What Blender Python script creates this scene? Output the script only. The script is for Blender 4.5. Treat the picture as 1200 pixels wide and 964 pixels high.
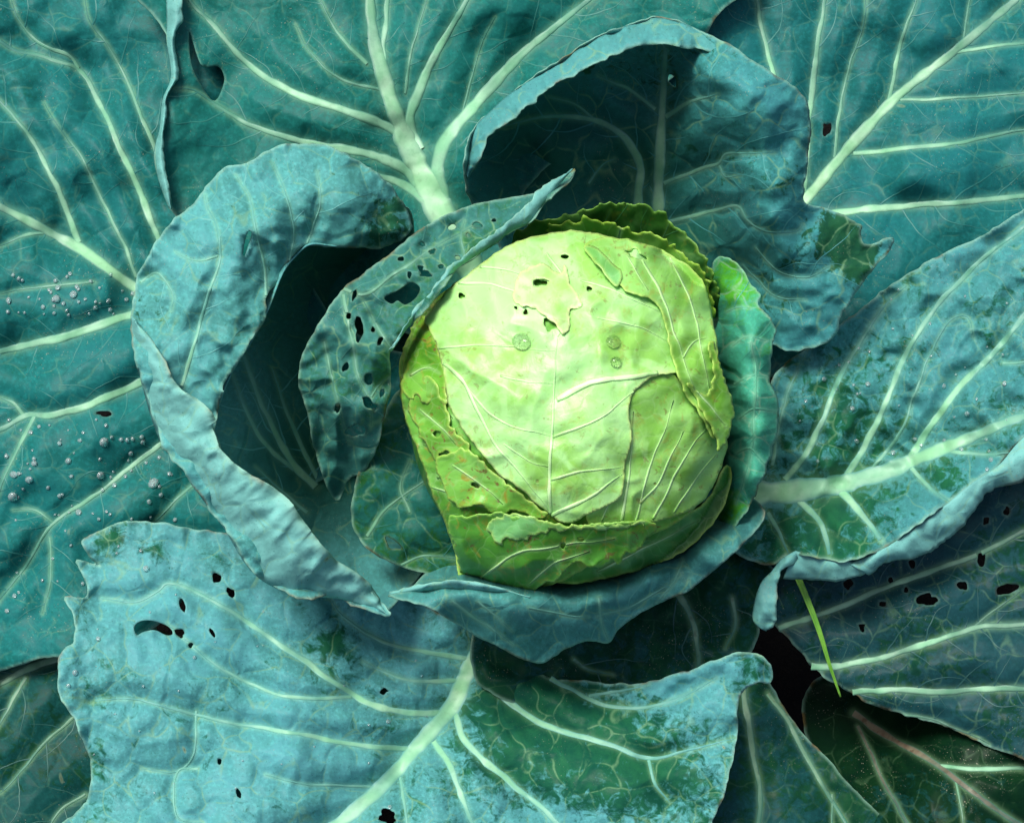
import bpy, math, random
import numpy as np
from mathutils import Vector

# ------------------------------------------------------------------ camera
scene = bpy.context.scene
for o in list(bpy.data.objects):
    bpy.data.objects.remove(o)

TILT = math.radians(18.0)
DIST, FPX, CX, CY, ZREF = 0.70, 1680.0, 600.0, 482.0, 0.12
CAM = np.array([0.0, -math.sin(TILT) * DIST, ZREF + math.cos(TILT) * DIST])
AX = np.array([1.0, 0, 0])
AY = np.array([0, math.cos(TILT), math.sin(TILT)])
AZ = np.array([0, math.sin(TILT), -math.cos(TILT)])      # viewing direction
cd = bpy.data.cameras.new('camera')
cam = bpy.data.objects.new('camera', cd)
scene.collection.objects.link(cam)
cam.location = CAM
cam.rotation_euler = (TILT, 0, 0)
cd.sensor_width = 36.0
cd.lens = 36.0 * FPX / 1200.0
cd.clip_start, cd.clip_end = 0.01, 200.0
scene.camera = cam

# ------------------------------------------------------------------ light: bright overcast day
SUN_EL, SUN_AZ = math.radians(60), math.radians(-40)      # azimuth from +Y towards +X
world = bpy.data.worlds.new('World')
scene.world = world
world.use_nodes = True
wn = world.node_tree
bg = wn.nodes['Background']
sky = wn.nodes.new('ShaderNodeTexSky')
sky.sky_type = 'NISHITA'
sky.sun_disc = False
sky.sun_elevation = SUN_EL
sky.sun_rotation = SUN_AZ
sky.air_density = 1.0
sky.dust_density = 6.0
sky.ozone_density = 1.0
wn.links.new(sky.outputs[0], bg.inputs[0])
bg.inputs[1].default_value = 0.055
sd = bpy.data.lights.new('sun', 'SUN')
sd.energy = 1.5
sd.angle = math.radians(24)
sd.color = (1.0, 0.985, 0.94)
sun = bpy.data.objects.new('sun', sd)
scene.collection.objects.link(sun)
sdir = Vector((math.sin(SUN_AZ) * math.cos(SUN_EL), math.cos(SUN_AZ) * math.cos(SUN_EL), math.sin(SUN_EL)))
sun.location = sdir * 3
sun.rotation_euler = sdir.to_track_quat('Z', 'Y').to_euler()
scene.view_settings.view_transform = 'Standard'
scene.view_settings.look = 'None'
scene.view_settings.gamma = 1.0
scene.view_settings.use_curve_mapping = False
scene.view_settings.exposure = 1.26
scene.render.engine = 'CYCLES'

# ------------------------------------------------------------------ pixel -> point
def rays(px, py):
    x = (np.asarray(px, float) - CX) / FPX
    y = -(np.asarray(py, float) - CY) / FPX
    return x[..., None] * AX + y[..., None] * AY + AZ

def P(px, py, z):
    d = rays(px, py)
    t = (np.asarray(z) - CAM[2]) / d[..., 2]
    return CAM + d * t[..., None]

# ------------------------------------------------------------------ numeric helpers
def vnoise(x, y, seed=0):
    xi, yi = np.floor(x).astype(np.int64), np.floor(y).astype(np.int64)
    fx, fy = x - xi, y - yi
    fx = fx * fx * fx * (fx * (fx * 6 - 15) + 10)
    fy = fy * fy * fy * (fy * (fy * 6 - 15) + 10)
    def h(a, b):
        n = (a * 374761393 + b * 668265263 + seed * 1442695041) & 0xffffffff
        n = ((n ^ (n >> 13)) * 1274126177) & 0xffffffff
        n = n ^ (n >> 16)
        return (n & 0xffff) / 32767.5 - 1.0
    a, b, c, d = h(xi, yi), h(xi + 1, yi), h(xi, yi + 1), h(xi + 1, yi + 1)
    return (a * (1 - fx) + b * fx) * (1 - fy) + (c * (1 - fx) + d * fx) * fy

def fbm(x, y, seed=0, oct=3):
    s, a, f = 0.0, 1.0, 1.0
    for i in range(oct):
        s = s + a * vnoise(x * f + 17.3 * i, y * f - 9.1 * i, seed + i * 7)
        a *= 0.5
        f *= 2.03
    return s

def catmull(pts, seg=8, closed=False):
    p = np.asarray(pts, float)
    n = len(p)
    if n < 3 and not closed:
        t = np.linspace(0, 1, seg + 1)[:, None]
        return p[0] * (1 - t) + p[1] * t
    out = []
    rng = n if closed else n - 1
    for i in range(rng):
        if closed:
            a, b, c, d = p[(i - 1) % n], p[i], p[(i + 1) % n], p[(i + 2) % n]
        else:
            b, c = p[i], p[i + 1]
            a = p[i - 1] if i > 0 else 2 * b - c
            d = p[i + 2] if i + 2 < n else 2 * c - b
        for k in range(seg):
            t = k / seg
            out.append(0.5 * ((2 * b) + (c - a) * t + (2 * a - 5 * b + 4 * c - d) * t * t + (3 * b - a - 3 * c + d) * t ** 3))
    if not closed:
        out.append(p[-1])
    return np.array(out)

def resample(poly, step, closed=False):
    p = np.vstack([poly, poly[:1]]) if closed else np.asarray(poly)
    L = np.r_[0, np.cumsum(np.linalg.norm(np.diff(p[:, :2], axis=0), axis=1))]
    n = max(2, int(L[-1] / step) + 1)
    s = np.linspace(0, L[-1], n + 1 if closed else n)
    if closed:
        s = s[:-1]
    return np.stack([np.interp(s, L, p[:, k]) for k in range(p.shape[1])], 1)

def dist_poly(q, poly, closed=False, near=False):
    """distance of points q (N,2) to a polyline, parameter 0..1 along it, nearest point"""
    a = poly
    b = np.roll(poly, -1, 0) if closed else None
    if closed:
        A, B = a, b
    else:
        A, B = a[:-1], a[1:]
    AB = B - A
    LL = (AB ** 2).sum(1) + 1e-12
    N = len(q)
    D = np.empty(N); T = np.empty(N); NP = np.empty((N, 2))
    ns = len(A)
    ch = max(1, int(1.5e6 // ns))
    for s in range(0, N, ch):
        w = q[s:s + ch]
        t = ((w[:, None, 0] - A[None, :, 0]) * AB[:, 0] + (w[:, None, 1] - A[None, :, 1]) * AB[:, 1]) / LL
        np.clip(t, 0, 1, out=t)
        dx = A[:, 0] + t * AB[:, 0] - w[:, None, 0]
        dy = A[:, 1] + t * AB[:, 1] - w[:, None, 1]
        d2 = dx * dx + dy * dy
        i = d2.argmin(1)
        r = np.arange(len(w))
        D[s:s + ch] = np.sqrt(d2[r, i])
        T[s:s + ch] = (i + t[r, i]) / ns
        NP[s:s + ch, 0] = w[:, 0] + dx[r, i]
        NP[s:s + ch, 1] = w[:, 1] + dy[r, i]
    return D, T, NP

def inside(q, poly):
    c = np.zeros(len(q), bool)
    x, y = q[:, 0], q[:, 1]
    n = len(poly)
    for i in range(n):
        x0, y0 = poly[i]; x1, y1 = poly[(i + 1) % n]
        if y0 == y1:
            continue
        m = ((y0 > y) != (y1 > y)) & (x < (x1 - x0) * (y - y0) / (y1 - y0) + x0)
        c ^= m
    return c

class TPS:
    def __init__(s, ctrl, smooth=0.02):
        c = np.asarray(ctrl, float)
        s.p = c[:, :2] / 100.0
        n = len(c)
        K = s.k(s.p[:, None] - s.p[None])
        K += np.eye(n) * smooth
        Pm = np.c_[np.ones(n), s.p]
        M = np.zeros((n + 3, n + 3))
        M[:n, :n] = K; M[:n, n:] = Pm; M[n:, :n] = Pm.T
        s.w = np.linalg.solve(M, np.r_[c[:, 2], 0, 0, 0])
        s.lo, s.hi = c[:, 2].min() - 6, c[:, 2].max() + 6
    @staticmethod
    def k(d):
        r2 = (d ** 2).sum(-1)
        return 0.5 * r2 * np.log(r2 + 1e-9)
    def __call__(s, x, y):
        q = np.stack([x, y], -1).reshape(-1, 2) / 100.0
        out = s.k(q[:, None] - s.p[None]) @ s.w[:-3] + s.w[-3] + q @ s.w[-2:]
        return np.clip(out, s.lo, s.hi).reshape(np.shape(x)) * 0.001

# ------------------------------------------------------------------ materials
def nt(name):
    m = bpy.data.materials.new(name)
    m.use_nodes = True
    t = m.node_tree
    b = t.nodes['Principled BSDF']
    return m, t, b

def N(t, typ, **kw):
    n = t.nodes.new(typ)
    for k, v in kw.items():
        if k in ('inp',):
            for kk, vv in v.items():
                n.inputs[kk].default_value = vv
        else:
            setattr(n, k, v)
    return n

def mixc(t, fac, a, b, blend='MIX'):
    n = t.nodes.new('ShaderNodeMix')
    n.data_type = 'RGBA'
    n.blend_type = blend
    for sock, v in ((n.inputs[0], fac), (n.inputs[6], a), (n.inputs[7], b)):
        if isinstance(v, bpy.types.NodeSocket):
            t.links.new(v, sock)
        elif isinstance(v, (int, float)):
            sock.default_value = v
        else:
            sock.default_value = (*v, 1)
    return n.outputs[2]

def math_(t, op, a, b=0.0, clamp=False):
    n = t.nodes.new('ShaderNodeMath')
    n.operation = op
    n.use_clamp = clamp
    for sock, v in ((n.inputs[0], a), (n.inputs[1], b)):
        if isinstance(v, bpy.types.NodeSocket):
            t.links.new(v, sock)
        else:
            sock.default_value = v
    return n.outputs[0]

def ramp(t, v, lo, hi, a=0.0, b=1.0):
    n = t.nodes.new('ShaderNodeMapRange')
    n.interpolation_type = 'SMOOTHSTEP'
    t.links.new(v, n.inputs[0])
    n.inputs[1].default_value = lo; n.inputs[2].default_value = hi
    n.inputs[3].default_value = a; n.inputs[4].default_value = b
    return n.outputs[0]

def noise(t, vec, scale, detail=3.0, rough=0.55, dist=0.0):
    n = t.nodes.new('ShaderNodeTexNoise')
    t.links.new(vec, n.inputs['Vector'])
    n.inputs['Scale'].default_value = scale
    n.inputs['Detail'].default_value = detail
    n.inputs['Roughness'].default_value = rough
    n.inputs['Distortion'].default_value = dist
    return n.outputs[0]

def coords(t, seed):
    uv = N(t, 'ShaderNodeUVMap', uv_map='leaf')
    mp = N(t, 'ShaderNodeMapping')
    mp.inputs['Location'].default_value = (seed * 3.17, seed * 1.71, seed * 0.7)
    t.links.new(uv.outputs[0], mp.inputs[0])
    return mp.outputs[0]

def attr(t, name):
    return N(t, 'ShaderNodeAttribute', attribute_name=name).outputs['Fac']

def leaf_mat(name, seed, wet=0.3, bloom=(0.03, 0.2, 0.2), green=(0.005, 0.060, 0.030), veincol=(0.30, 0.58, 0.30),
             net=0.25, bump=0.35, spots=0.3, wetsoft=0.05, edgecol=(0.26, 0.48, 0.36), rough=0.5, edge=0.55, under=(0.18, 0.48, 0.44), spec=0.05, specb=0.09):
    m, t, b = nt(name)
    BLOOM[m.name] = bloom
    c = coords(t, seed)
    big = noise(t, c, 0.9, 1.0)
    mid = noise(t, c, 3.8, 6.0, 0.66, 0.6)
    fine = noise(t, c, 22.0, 2.0, 0.6)
    pat = noise(t, c, 6.5, 5.0, 0.62, 0.9)
    # patches where the waxy bloom is washed or rubbed off
    v = math_(t, 'ADD', math_(t, 'MULTIPLY', big, 0.40), math_(t, 'MULTIPLY', pat, 0.70))
    v = math_(t, 'ADD', v, math_(t, 'MULTIPLY', fine, 0.10))
    v = math_(t, 'SUBTRACT', v, math_(t, 'MULTIPLY', attr(t, 'wet'), 0.22))
    thr = 0.30 + 0.55 * wet
    bl = ramp(t, v, thr - wetsoft, thr + wetsoft)
    tint = mixc(t, ramp(t, big, 0.3, 0.7), tuple(x * 0.86 for x in bloom), (bloom[0] * 1.15, bloom[1] * 1.06, bloom[2] * 1.14))
    tint = mixc(t, math_(t, 'MULTIPLY', ramp(t, mid, 0.35, 0.7), 0.5), tint, (bloom[0] * 0.8, bloom[1] * 0.85, bloom[2] * 0.72))
    tint = mixc(t, ramp(t, fine, 0.4, 0.8), tint, tuple(min(1, x * 1.3) for x in bloom))
    grn = mixc(t, ramp(t, mid, 0.3, 0.7), green, (green[0] * 2.2, green[1] * 1.7, green[2] * 1.2))
    col = mixc(t, bl, grn, tint)
    col = mixc(t, math_(t, 'MULTIPLY', attr(t, 'under'), 0.85), col, mixc(t, ramp(t, mid, 0.3, 0.7), tuple(x * 0.72 for x in under), under))
    col = mixc(t, attr(t, 'inner'), col, (0.012, 0.100, 0.062))  # greener leaf bases, darkened further: shade of the hollows put into the colour
    # fine net of veinlets
    wv = N(t, 'ShaderNodeVectorMath', operation='ADD')
    wn_ = N(t, 'ShaderNodeTexNoise', inp={'Scale': 2.5, 'Detail': 1.0})
    t.links.new(c, wn_.inputs['Vector'])
    sc = N(t, 'ShaderNodeVectorMath', operation='SCALE', inp={'Scale': 0.35})
    t.links.new(wn_.outputs['Color'], sc.inputs[0])
    t.links.new(c, wv.inputs[0]); t.links.new(sc.outputs[0], wv.inputs[1])
    vo = N(t, 'ShaderNodeTexVoronoi', feature='DISTANCE_TO_EDGE', inp={'Scale': 2.6})
    t.links.new(wv.outputs[0], vo.inputs['Vector'])
    n1 = ramp(t, vo.outputs['Distance'], 0.0, 0.045, 1.0, 0.0)
    gate = ramp(t, mid, 0.38, 0.6)
    col = mixc(t, math_(t, 'MULTIPLY', math_(t, 'MULTIPLY', n1, gate), net, True), col, tuple(x * 0.62 for x in veincol))
    # pale feeding scars with a brown heart
    sp = N(t, 'ShaderNodeTexVoronoi', feature='F1', inp={'Scale': 1.6, 'Randomness': 1.0})
    t.links.new(wv.outputs[0], sp.inputs['Vector'])
    ring = ramp(t, sp.outputs['Distance'], 0.03, 0.065, 1.0, 0.0)
    core = ramp(t, sp.outputs['Distance'], 0.012, 0.03, 1.0, 0.0)
    pick = ramp(t, N_white(t, sp.outputs['Color']), 0.62, 0.64)
    col = mixc(t, math_(t, 'MULTIPLY', math_(t, 'MULTIPLY', ring, pick), spots), col, (0.24, 0.32, 0.18))
    col = mixc(t, math_(t, 'MULTIPLY', math_(t, 'MULTIPLY', core, pick), spots), col, (0.07, 0.045, 0.02))
    dirt = math_(t, 'MULTIPLY', ramp(t, noise(t, c, 48.0, 2.0, 0.7), 0.66, 0.72), ramp(t, noise(t, c, 1.3, 1.0), 0.48, 0.62))
    col = mixc(t, math_(t, 'MULTIPLY', dirt, 0.8), col, (0.30, 0.30, 0.22))
    dk = ramp(t, noise(t, c, 30.0, 3.0, 0.7), 0.60, 0.68)
    col = mixc(t, math_(t, 'MULTIPLY', dk, 0.45), col, green)
    # veins and margin
    col = mixc(t, math_(t, 'MULTIPLY', attr(t, 'vein'), 0.30, True), col, veincol)
    brn = mixc(t, ramp(t, noise(t, c, 2.6, 2.0), 0.56, 0.64), edgecol, (0.22, 0.15, 0.06))
    col = mixc(t, math_(t, 'MULTIPLY', attr(t, 'edge'), edge, True), col, brn)
    t.links.new(col, b.inputs['Base Color'])
    rg = math_(t, 'ADD', math_(t, 'MULTIPLY', bl, rough - 0.40), 0.36)
    rg = math_(t, 'ADD', rg, math_(t, 'MULTIPLY', math_(t, 'SUBTRACT', fine, 0.5), 0.25), True)
    t.links.new(rg, b.inputs['Roughness'])
    sp_ = math_(t, 'ADD', spec, math_(t, 'MULTIPLY', bl, specb - spec))
    t.links.new(sp_, b.inputs['Specular IOR Level'])
    h = math_(t, 'ADD', math_(t, 'MULTIPLY', ramp(t, vo.outputs['Distance'], 0.0, 0.22), 0.7), math_(t, 'MULTIPLY', fine, 0.22))
    bp = N(t, 'ShaderNodeBump', inp={'Strength': bump, 'Distance': 0.0025})
    t.links.new(h, bp.inputs['Height'])
    t.links.new(bp.outputs[0], b.inputs['Normal'])
    return m

def N_white(t, sock):
    n = t.nodes.new('ShaderNodeTexWhiteNoise')
    n.noise_dimensions = '3D'
    t.links.new(sock, n.inputs['Vector'])
    return n.outputs['Value']

def head_mat(name, seed, pale, deep, veincol=(0.62, 0.90, 0.46), blot=0.35, edgecol=(0.42, 0.60, 0.12), rough=0.40, edge=0.6, deepmix=0.5):
    m, t, b = nt(name)
    c = coords(t, seed)
    big = noise(t, c, 1.1, 2.0)
    mid = noise(t, c, 3.6, 4.0, 0.6, 0.5)
    fine = noise(t, c, 26.0, 3.0)
    col = mixc(t, ramp(t, math_(t, 'ADD', math_(t, 'MULTIPLY', big, 0.6), math_(t, 'MULTIPLY', mid, 0.4)), deepmix - 0.11, deepmix + 0.12), deep, pale)
    # watery milky blotches
    col = mixc(t, math_(t, 'MULTIPLY', ramp(t, noise(t, c, 2.1, 3.0, 0.5, 1.0), 0.52, 0.66), 0.5), col, tuple(min(1, x * 1.12 + 0.06) for x in pale))
    # ochre bruises
    br = ramp(t, noise(t, c, 5.5, 5.0, 0.68, 0.8), 0.53, 0.68)
    col = mixc(t, math_(t, 'MULTIPLY', br, blot), col, (0.30, 0.30, 0.035))
    br2 = ramp(t, noise(t, c, 9.0, 4.0, 0.65, 0.5), 0.60, 0.67)
    col = mixc(t, math_(t, 'MULTIPLY', br2, blot * 1.3, True), col, (0.16, 0.13, 0.03))
    # small feeding pits
    vo = N(t, 'ShaderNodeTexVoronoi', feature='F1', inp={'Scale': 3.2, 'Randomness': 1.0})
    t.links.new(c, vo.inputs['Vector'])
    pick = ramp(t, N_white(t, vo.outputs['Color']), 0.60, 0.62)
    pit = ramp(t, vo.outputs['Distance'], 0.05, 0.085, 1.0, 0.0)
    pit = math_(t, 'MULTIPLY', pit, pick)
    col = mixc(t, math_(t, 'MULTIPLY', pit, min(1, blot * 2)), col, (0.17, 0.22, 0.02))
    wv = N(t, 'ShaderNodeVectorMath', operation='ADD')
    t.links.new(c, wv.inputs[0])
    wn_ = N(t, 'ShaderNodeTexNoise', inp={'Scale': 3.0, 'Detail': 2.0})
    t.links.new(c, wn_.inputs['Vector'])
    sc = N(t, 'ShaderNodeVectorMath', operation='SCALE', inp={'Scale': 0.3})
    t.links.new(wn_.outputs['Color'], sc.inputs[0]); t.links.new(sc.outputs[0], wv.inputs[1])
    v2 = N(t, 'ShaderNodeTexVoronoi', feature='DISTANCE_TO_EDGE', inp={'Scale': 3.6})
    t.links.new(wv.outputs[0], v2.inputs['Vector'])
    nn = ramp(t, v2.outputs['Distance'], 0.0, 0.04, 1.0, 0.0)
    col = mixc(t, math_(t, 'MULTIPLY', nn, 0.10), col, veincol)
    col = mixc(t, math_(t, 'MULTIPLY', attr(t, 'vein'), 0.85, True), col, veincol)
    col = mixc(t, math_(t, 'MULTIPLY', attr(t, 'edge'), edge, True), col, edgecol)
    t.links.new(col, b.inputs['Base Color'])
    b.inputs['Roughness'].default_value = rough
    b.inputs['Specular IOR Level'].default_value = 0.45
    h = math_(t, 'ADD', math_(t, 'MULTIPLY', ramp(t, v2.outputs['Distance'], 0.0, 0.18), 0.15), math_(t, 'MULTIPLY', mid, 1.0))
    h = math_(t, 'ADD', h, math_(t, 'MULTIPLY', fine, 0.15))
    h = math_(t, 'SUBTRACT', h, math_(t, 'MULTIPLY', pit, 0.5))
    bp = N(t, 'ShaderNodeBump', inp={'Strength': 0.35, 'Distance': 0.0015})
    t.links.new(h, bp.inputs['Height'])
    t.links.new(bp.outputs[0], b.inputs['Normal'])
    return m

def vein_mat(name, col, col2, rough=0.45, brown=0.0, blade=(0.012, 0.135, 0.105)):
    m, t, b = nt(name)
    tc = N(t, 'ShaderNodeTexCoord').outputs['Object']
    n = noise(t, tc, 60.0, 3.0)
    n2 = noise(t, tc, 420.0, 2.0)
    c = mixc(t, ramp(t, n, 0.35, 0.65), col, col2)
    c = mixc(t, math_(t, 'MULTIPLY', ramp(t, n2, 0.5, 0.8), 0.25), c, tuple(x * 0.6 for x in col))
    if brown:
        c = mixc(t, math_(t, 'MULTIPLY', ramp(t, noise(t, tc, 140.0, 3.0), 0.56, 0.66), brown), c, (0.10, 0.05, 0.02))
    c = mixc(t, attr(t, 'strength'), blade, c)
    t.links.new(c, b.inputs['Base Color'])
    b.inputs['Roughness'].default_value = rough
    b.inputs['Specular IOR Level'].default_value = 0.3
    return m

BLOOM, VCACHE = {}, {}
def vset(kind, bloom):
    k = (kind, bloom)
    if k not in VCACHE:
        c = {'vein': ((0.23, 0.54, 0.31), (0.33, 0.62, 0.40)), 'rib': ((0.28, 0.60, 0.32), (0.42, 0.70, 0.45)),
             'fine': (tuple(x * 0.75 + y for x, y in zip(bloom, (0.07, 0.20, 0.14))), tuple(x * 0.8 + y for x, y in zip(bloom, (0.10, 0.25, 0.17))))}[kind]
        VCACHE[k] = vein_mat('%s_%d' % (kind, len(VCACHE)), c[0], c[1], brown=0.0 if kind == 'fine' else 0.10, blade=bloom)
    return VCACHE[k]
M_VEIN = M_RIB = M_FINE = None
LV = {}
M_DULL = vein_mat('dull_vein', (0.20, 0.35, 0.20), (0.28, 0.44, 0.28), brown=0.45)
M_BROWN = vein_mat('brown_vein', (0.16, 0.10, 0.07), (0.26, 0.24, 0.16), brown=0.6)
M_HVEIN = vein_mat('head_vein', (0.72, 0.90, 0.50), (0.85, 0.97, 0.68), rough=0.35)
M_HVEIN2 = vein_mat('head_fine_vein', (0.55, 0.80, 0.33), (0.66, 0.88, 0.46), rough=0.35)

# ------------------------------------------------------------------ mesh helpers
def link(name, me, mat, parent=None):
    o = bpy.data.objects.new(name, me)
    scene.collection.objects.link(o)
    if mat:
        me.materials.append(mat)
    if parent:
        o.parent = parent
    return o

def make_mesh(name, V, F, uv=None, attrs=None, smooth=True):
    me = bpy.data.meshes.new(name)
    V = np.asarray(V, np.float32)
    F = np.asarray(F, np.int32)
    k = F.shape[1]
    me.vertices.add(len(V)); me.vertices.foreach_set('co', V.ravel())
    me.loops.add(F.size); me.loops.foreach_set('vertex_index', F.ravel())
    me.polygons.add(len(F))
    me.polygons.foreach_set('loop_start', np.arange(0, F.size, k, dtype=np.int32))
    me.polygons.foreach_set('use_smooth', np.full(len(F), smooth, bool))
    if uv is not None:
        l = me.uv_layers.new(name='leaf')
        l.data.foreach_set('uv', np.asarray(uv, np.float32)[F.ravel()].ravel())
    for n, a in (attrs or {}).items():
        at = me.attributes.new(n, 'FLOAT', 'POINT')
        at.data.foreach_set('value', np.asarray(a, np.float32))
    me.update(calc_edges=True)
    me.validate()
    return me

def thick(o, t=0.0006):
    m = o.modifiers.new('thickness', 'SOLIDIFY')
    m.thickness = t
    m.offset = -1.0
    m.use_rim = True

class Leaf:
    """a leaf sheet: an outline, a smooth height field, veins and holes"""
    def __init__(s, name, outline, ctrl, veins, mat, seed, holes=(), und=2.5, undf=120.0, ruffle=1.5, rufl=22.0,
                 relief=1.0, jag=0.8, jagf=9.0, step=2.5, fine=1.0, thickness=0.0006, veinmat=M_VEIN, ribmat=M_RIB, finemat=M_FINE,
                 head=None, lip=0.0, pucker=0.5, parent=None, label=None, vein_parent=None, strips=(), rim=0.0, ridge=0.16, separate=True, smooth_outline=True, wetmap=(), inner=(), crinkle=0.5, dome=4.0, wave=1.5):
        s.crinkle, s.dome = crinkle, (dome if head is None else 0.0)
        bl_ = BLOOM.get(mat.name, (0.05, 0.2, 0.05))
        veinmat = veinmat or vset('vein', bl_)
        ribmat = ribmat or vset('rib', bl_)
        finemat = finemat or vset('fine', bl_)
        s.seed = seed
        s.rnd = random.Random(seed)
        poly = catmull(outline, 6, True) if smooth_outline else np.asarray(outline, float)
        poly = resample(poly, 3.0, True)
        # jagged, nibbled margin
        tan = np.roll(poly, -1, 0) - np.roll(poly, 1, 0)
        nrm = np.stack([tan[:, 1], -tan[:, 0]], 1)
        nrm /= np.linalg.norm(nrm, axis=1)[:, None] + 1e-9
        ar = np.arange(len(poly)) * 3.0
        poly = poly + nrm * (jag * fbm(ar / jagf, ar * 0 + 3.3, seed + 5, 3))[:, None]
        poly = poly + nrm * (wave * fbm(ar / 34.0, ar * 0 + 8.3, seed + 6, 1))[:, None]
        s.poly = poly
        s.tps = TPS(ctrl) if ctrl is not None else None
        s.head = head
        s.veins = []
        for v in veins:
            w0, w1, pts = v[0], v[1], v[2]
            pl = resample(catmull(pts, 8), 4.0)
            ar = np.arange(len(pl)) * 4.0
            env = np.minimum(1, ar / 30)[:, None]
            pl = pl + env * np.stack([fbm(ar / 30, ar * 0 + len(s.veins), seed + 1, 2), fbm(ar / 30, ar * 0 + 50 + len(s.veins), seed + 2, 2)], 1) * (1.2 if w0 < 12 else 0.8)
            s.veins.append((w0, w1, pl, v[3] if len(v) > 3 else None))
        s.und, s.undf, s.ruffle, s.rufl, s.relief, s.lip, s.pucker, s.rim = und, undf, ruffle, rufl, relief, lip, pucker, rim
        s.hole_polys = []
        for h in holes:
            if len(h) == 5 and not isinstance(h[0], tuple):
                x, y, rx, ry, a = h
                k = max(12, int((rx + ry) * 1.3))
                th = np.arange(k) / k * 2 * math.pi
                rr = 1 + 0.42 * fbm(np.cos(th) * 1.3 + x, np.sin(th) * 1.3 + y, seed + 9, 2)
                ex, ey = rx * rr * np.cos(th), ry * rr * np.sin(th)
                ca, sa = math.cos(math.radians(a)), math.sin(math.radians(a))
                s.hole_polys.append(np.stack([x + ex * ca - ey * sa, y + ex * sa + ey * ca], 1))
            else:
                s.hole_polys.append(resample(catmull(h, 5, True), 2.0, True))
        # ---- grid
        lo, hi = poly.min(0) - step, poly.max(0) + step
        nx, ny = int((hi[0] - lo[0]) / step) + 2, int((hi[1] - lo[1]) / step) + 2
        gx, gy = np.meshgrid(lo[0] + np.arange(nx) * step, lo[1] + np.arange(ny) * step)
        q = np.stack([gx.ravel(), gy.ravel()], 1)
        idx = np.arange(nx * ny).reshape(ny, nx)
        F = np.stack([idx[:-1, :-1], idx[1:, :-1], idx[1:, 1:], idx[:-1, 1:]], -1).reshape(-1, 4)
        cen = q[F].mean(1)
        keep = inside(cen, poly)
        for hp in s.hole_polys:
            l, h = hp.min(0), hp.max(0)
            m = keep & (cen[:, 0] > l[0]) & (cen[:, 0] < h[0]) & (cen[:, 1] > l[1]) & (cen[:, 1] < h[1])
            im = np.where(m)[0]
            if len(im):
                keep[im[inside(cen[im], hp)]] = False
        F = F[keep]
        used, inv = np.unique(F, return_inverse=True)
        q = q[used]
        F = inv.reshape(F.shape)
        # border vertices go exactly onto the outline
        cnt = np.bincount(F.ravel(), minlength=len(q))
        bi = np.where(cnt < 4)[0]
        best = np.full(len(bi), 1e9); bp = q[bi].copy()
        for pl in [poly] + s.hole_polys:
            d, _, np_ = dist_poly(q[bi], pl, True)
            m = d < best
            best[m] = d[m]; bp[m] = np_[m]
        ok = best < step * 1.6
        q[bi[ok]] = bp[ok]
        dedge, _, _ = dist_poly(q, poly, True)
        dhole = np.full(len(q), 1e9)
        for hp in s.hole_polys:
            c0 = hp.mean(0); r0 = np.abs(hp - c0).max() + 12
            m = np.where((np.abs(q - c0) < r0).all(1))[0]
            if len(m):
                d, _, _ = dist_poly(q[m], hp, True)
                dhole[m] = np.minimum(dhole[m], d)
        V = s.S(q[:, 0], q[:, 1], 0.0, dedge)
        vm = s.last_mask * (1.0 if separate else 0.25)
        at = {'vein': vm, 'edge': np.maximum(np.exp(-(dedge / 2.2) ** 2), np.exp(-(dhole / 1.6) ** 2) * 0.3)}
        uv = q / 100.0
        wt = np.zeros(len(V))
        for (wx, wy, wr, wa) in wetmap:
            wt += wa * np.exp(-((q[:, 0] - wx) ** 2 + (q[:, 1] - wy) ** 2) / wr ** 2)
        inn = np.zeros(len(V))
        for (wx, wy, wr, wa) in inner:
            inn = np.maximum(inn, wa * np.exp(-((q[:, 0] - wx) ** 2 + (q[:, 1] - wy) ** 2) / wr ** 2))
        Vs, Fs, uvs, ve, ed, un = [V], [F], [uv], [at['vein']], [at['edge']], [np.zeros(len(V))]
        off = len(V)
        for st in strips:
            v, f, u, e = s.strip(*st[:5])
            Vs.append(v); Fs.append(f + off); uvs.append(u); ve.append(np.zeros(len(v))); ed.append(e); un.append(np.full(len(v), st[5] if len(st) > 5 else 1.0))
            off += len(v)
        if not separate:
            for (w0, w1, pl, _) in s.veins:
                r = s.ridge_mesh([(w0, w1, pl)], 0.22, 7, raw=True)
                if r is None:
                    continue
                Vs.append(r[0]); Fs.append(r[1] + off); uvs.append(r[3] / 100.0); ve.append(r[2]); ed.append(np.zeros(len(r[0]))); un.append(np.zeros(len(r[0])))
                off += len(r[0])
        me = make_mesh(name, np.vstack(Vs), np.vstack(Fs)[:, ::-1] if False else np.vstack(Fs), np.vstack(uvs), {'vein': np.hstack(ve), 'edge': np.hstack(ed), 'under': np.hstack(un), 'wet': np.r_[wt, np.zeros(off - len(wt))], 'inner': np.r_[inn, np.zeros(off - len(wt))]})
        s.obj = link(name, me, mat, parent)
        thick(s.obj, thickness)
        if label:
            s.obj['label'] = label
        # ---- veins
        if separate:
            for (w0, w1, pl, vmn) in s.veins:
                isrib = w0 >= 19 or (pl is s.veins[0][2] and w0 > 11)
                vme = s.ridge_mesh([(w0, w1, pl)], ridge, 7)
                if vme is None:
                    continue
                link('midrib' if isrib else 'vein', vme, vmn or (ribmat if isrib else veinmat), vein_parent or s.obj)
        if fine > 0:
            br = s.branches(fine)
            if br:
                f = s.ridge_mesh(br, 0.16, 3)
                if f is not None:
                    fo = link('fine_veins', f, finemat, vein_parent or s.obj)
                    fo['kind'] = 'stuff'

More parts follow.
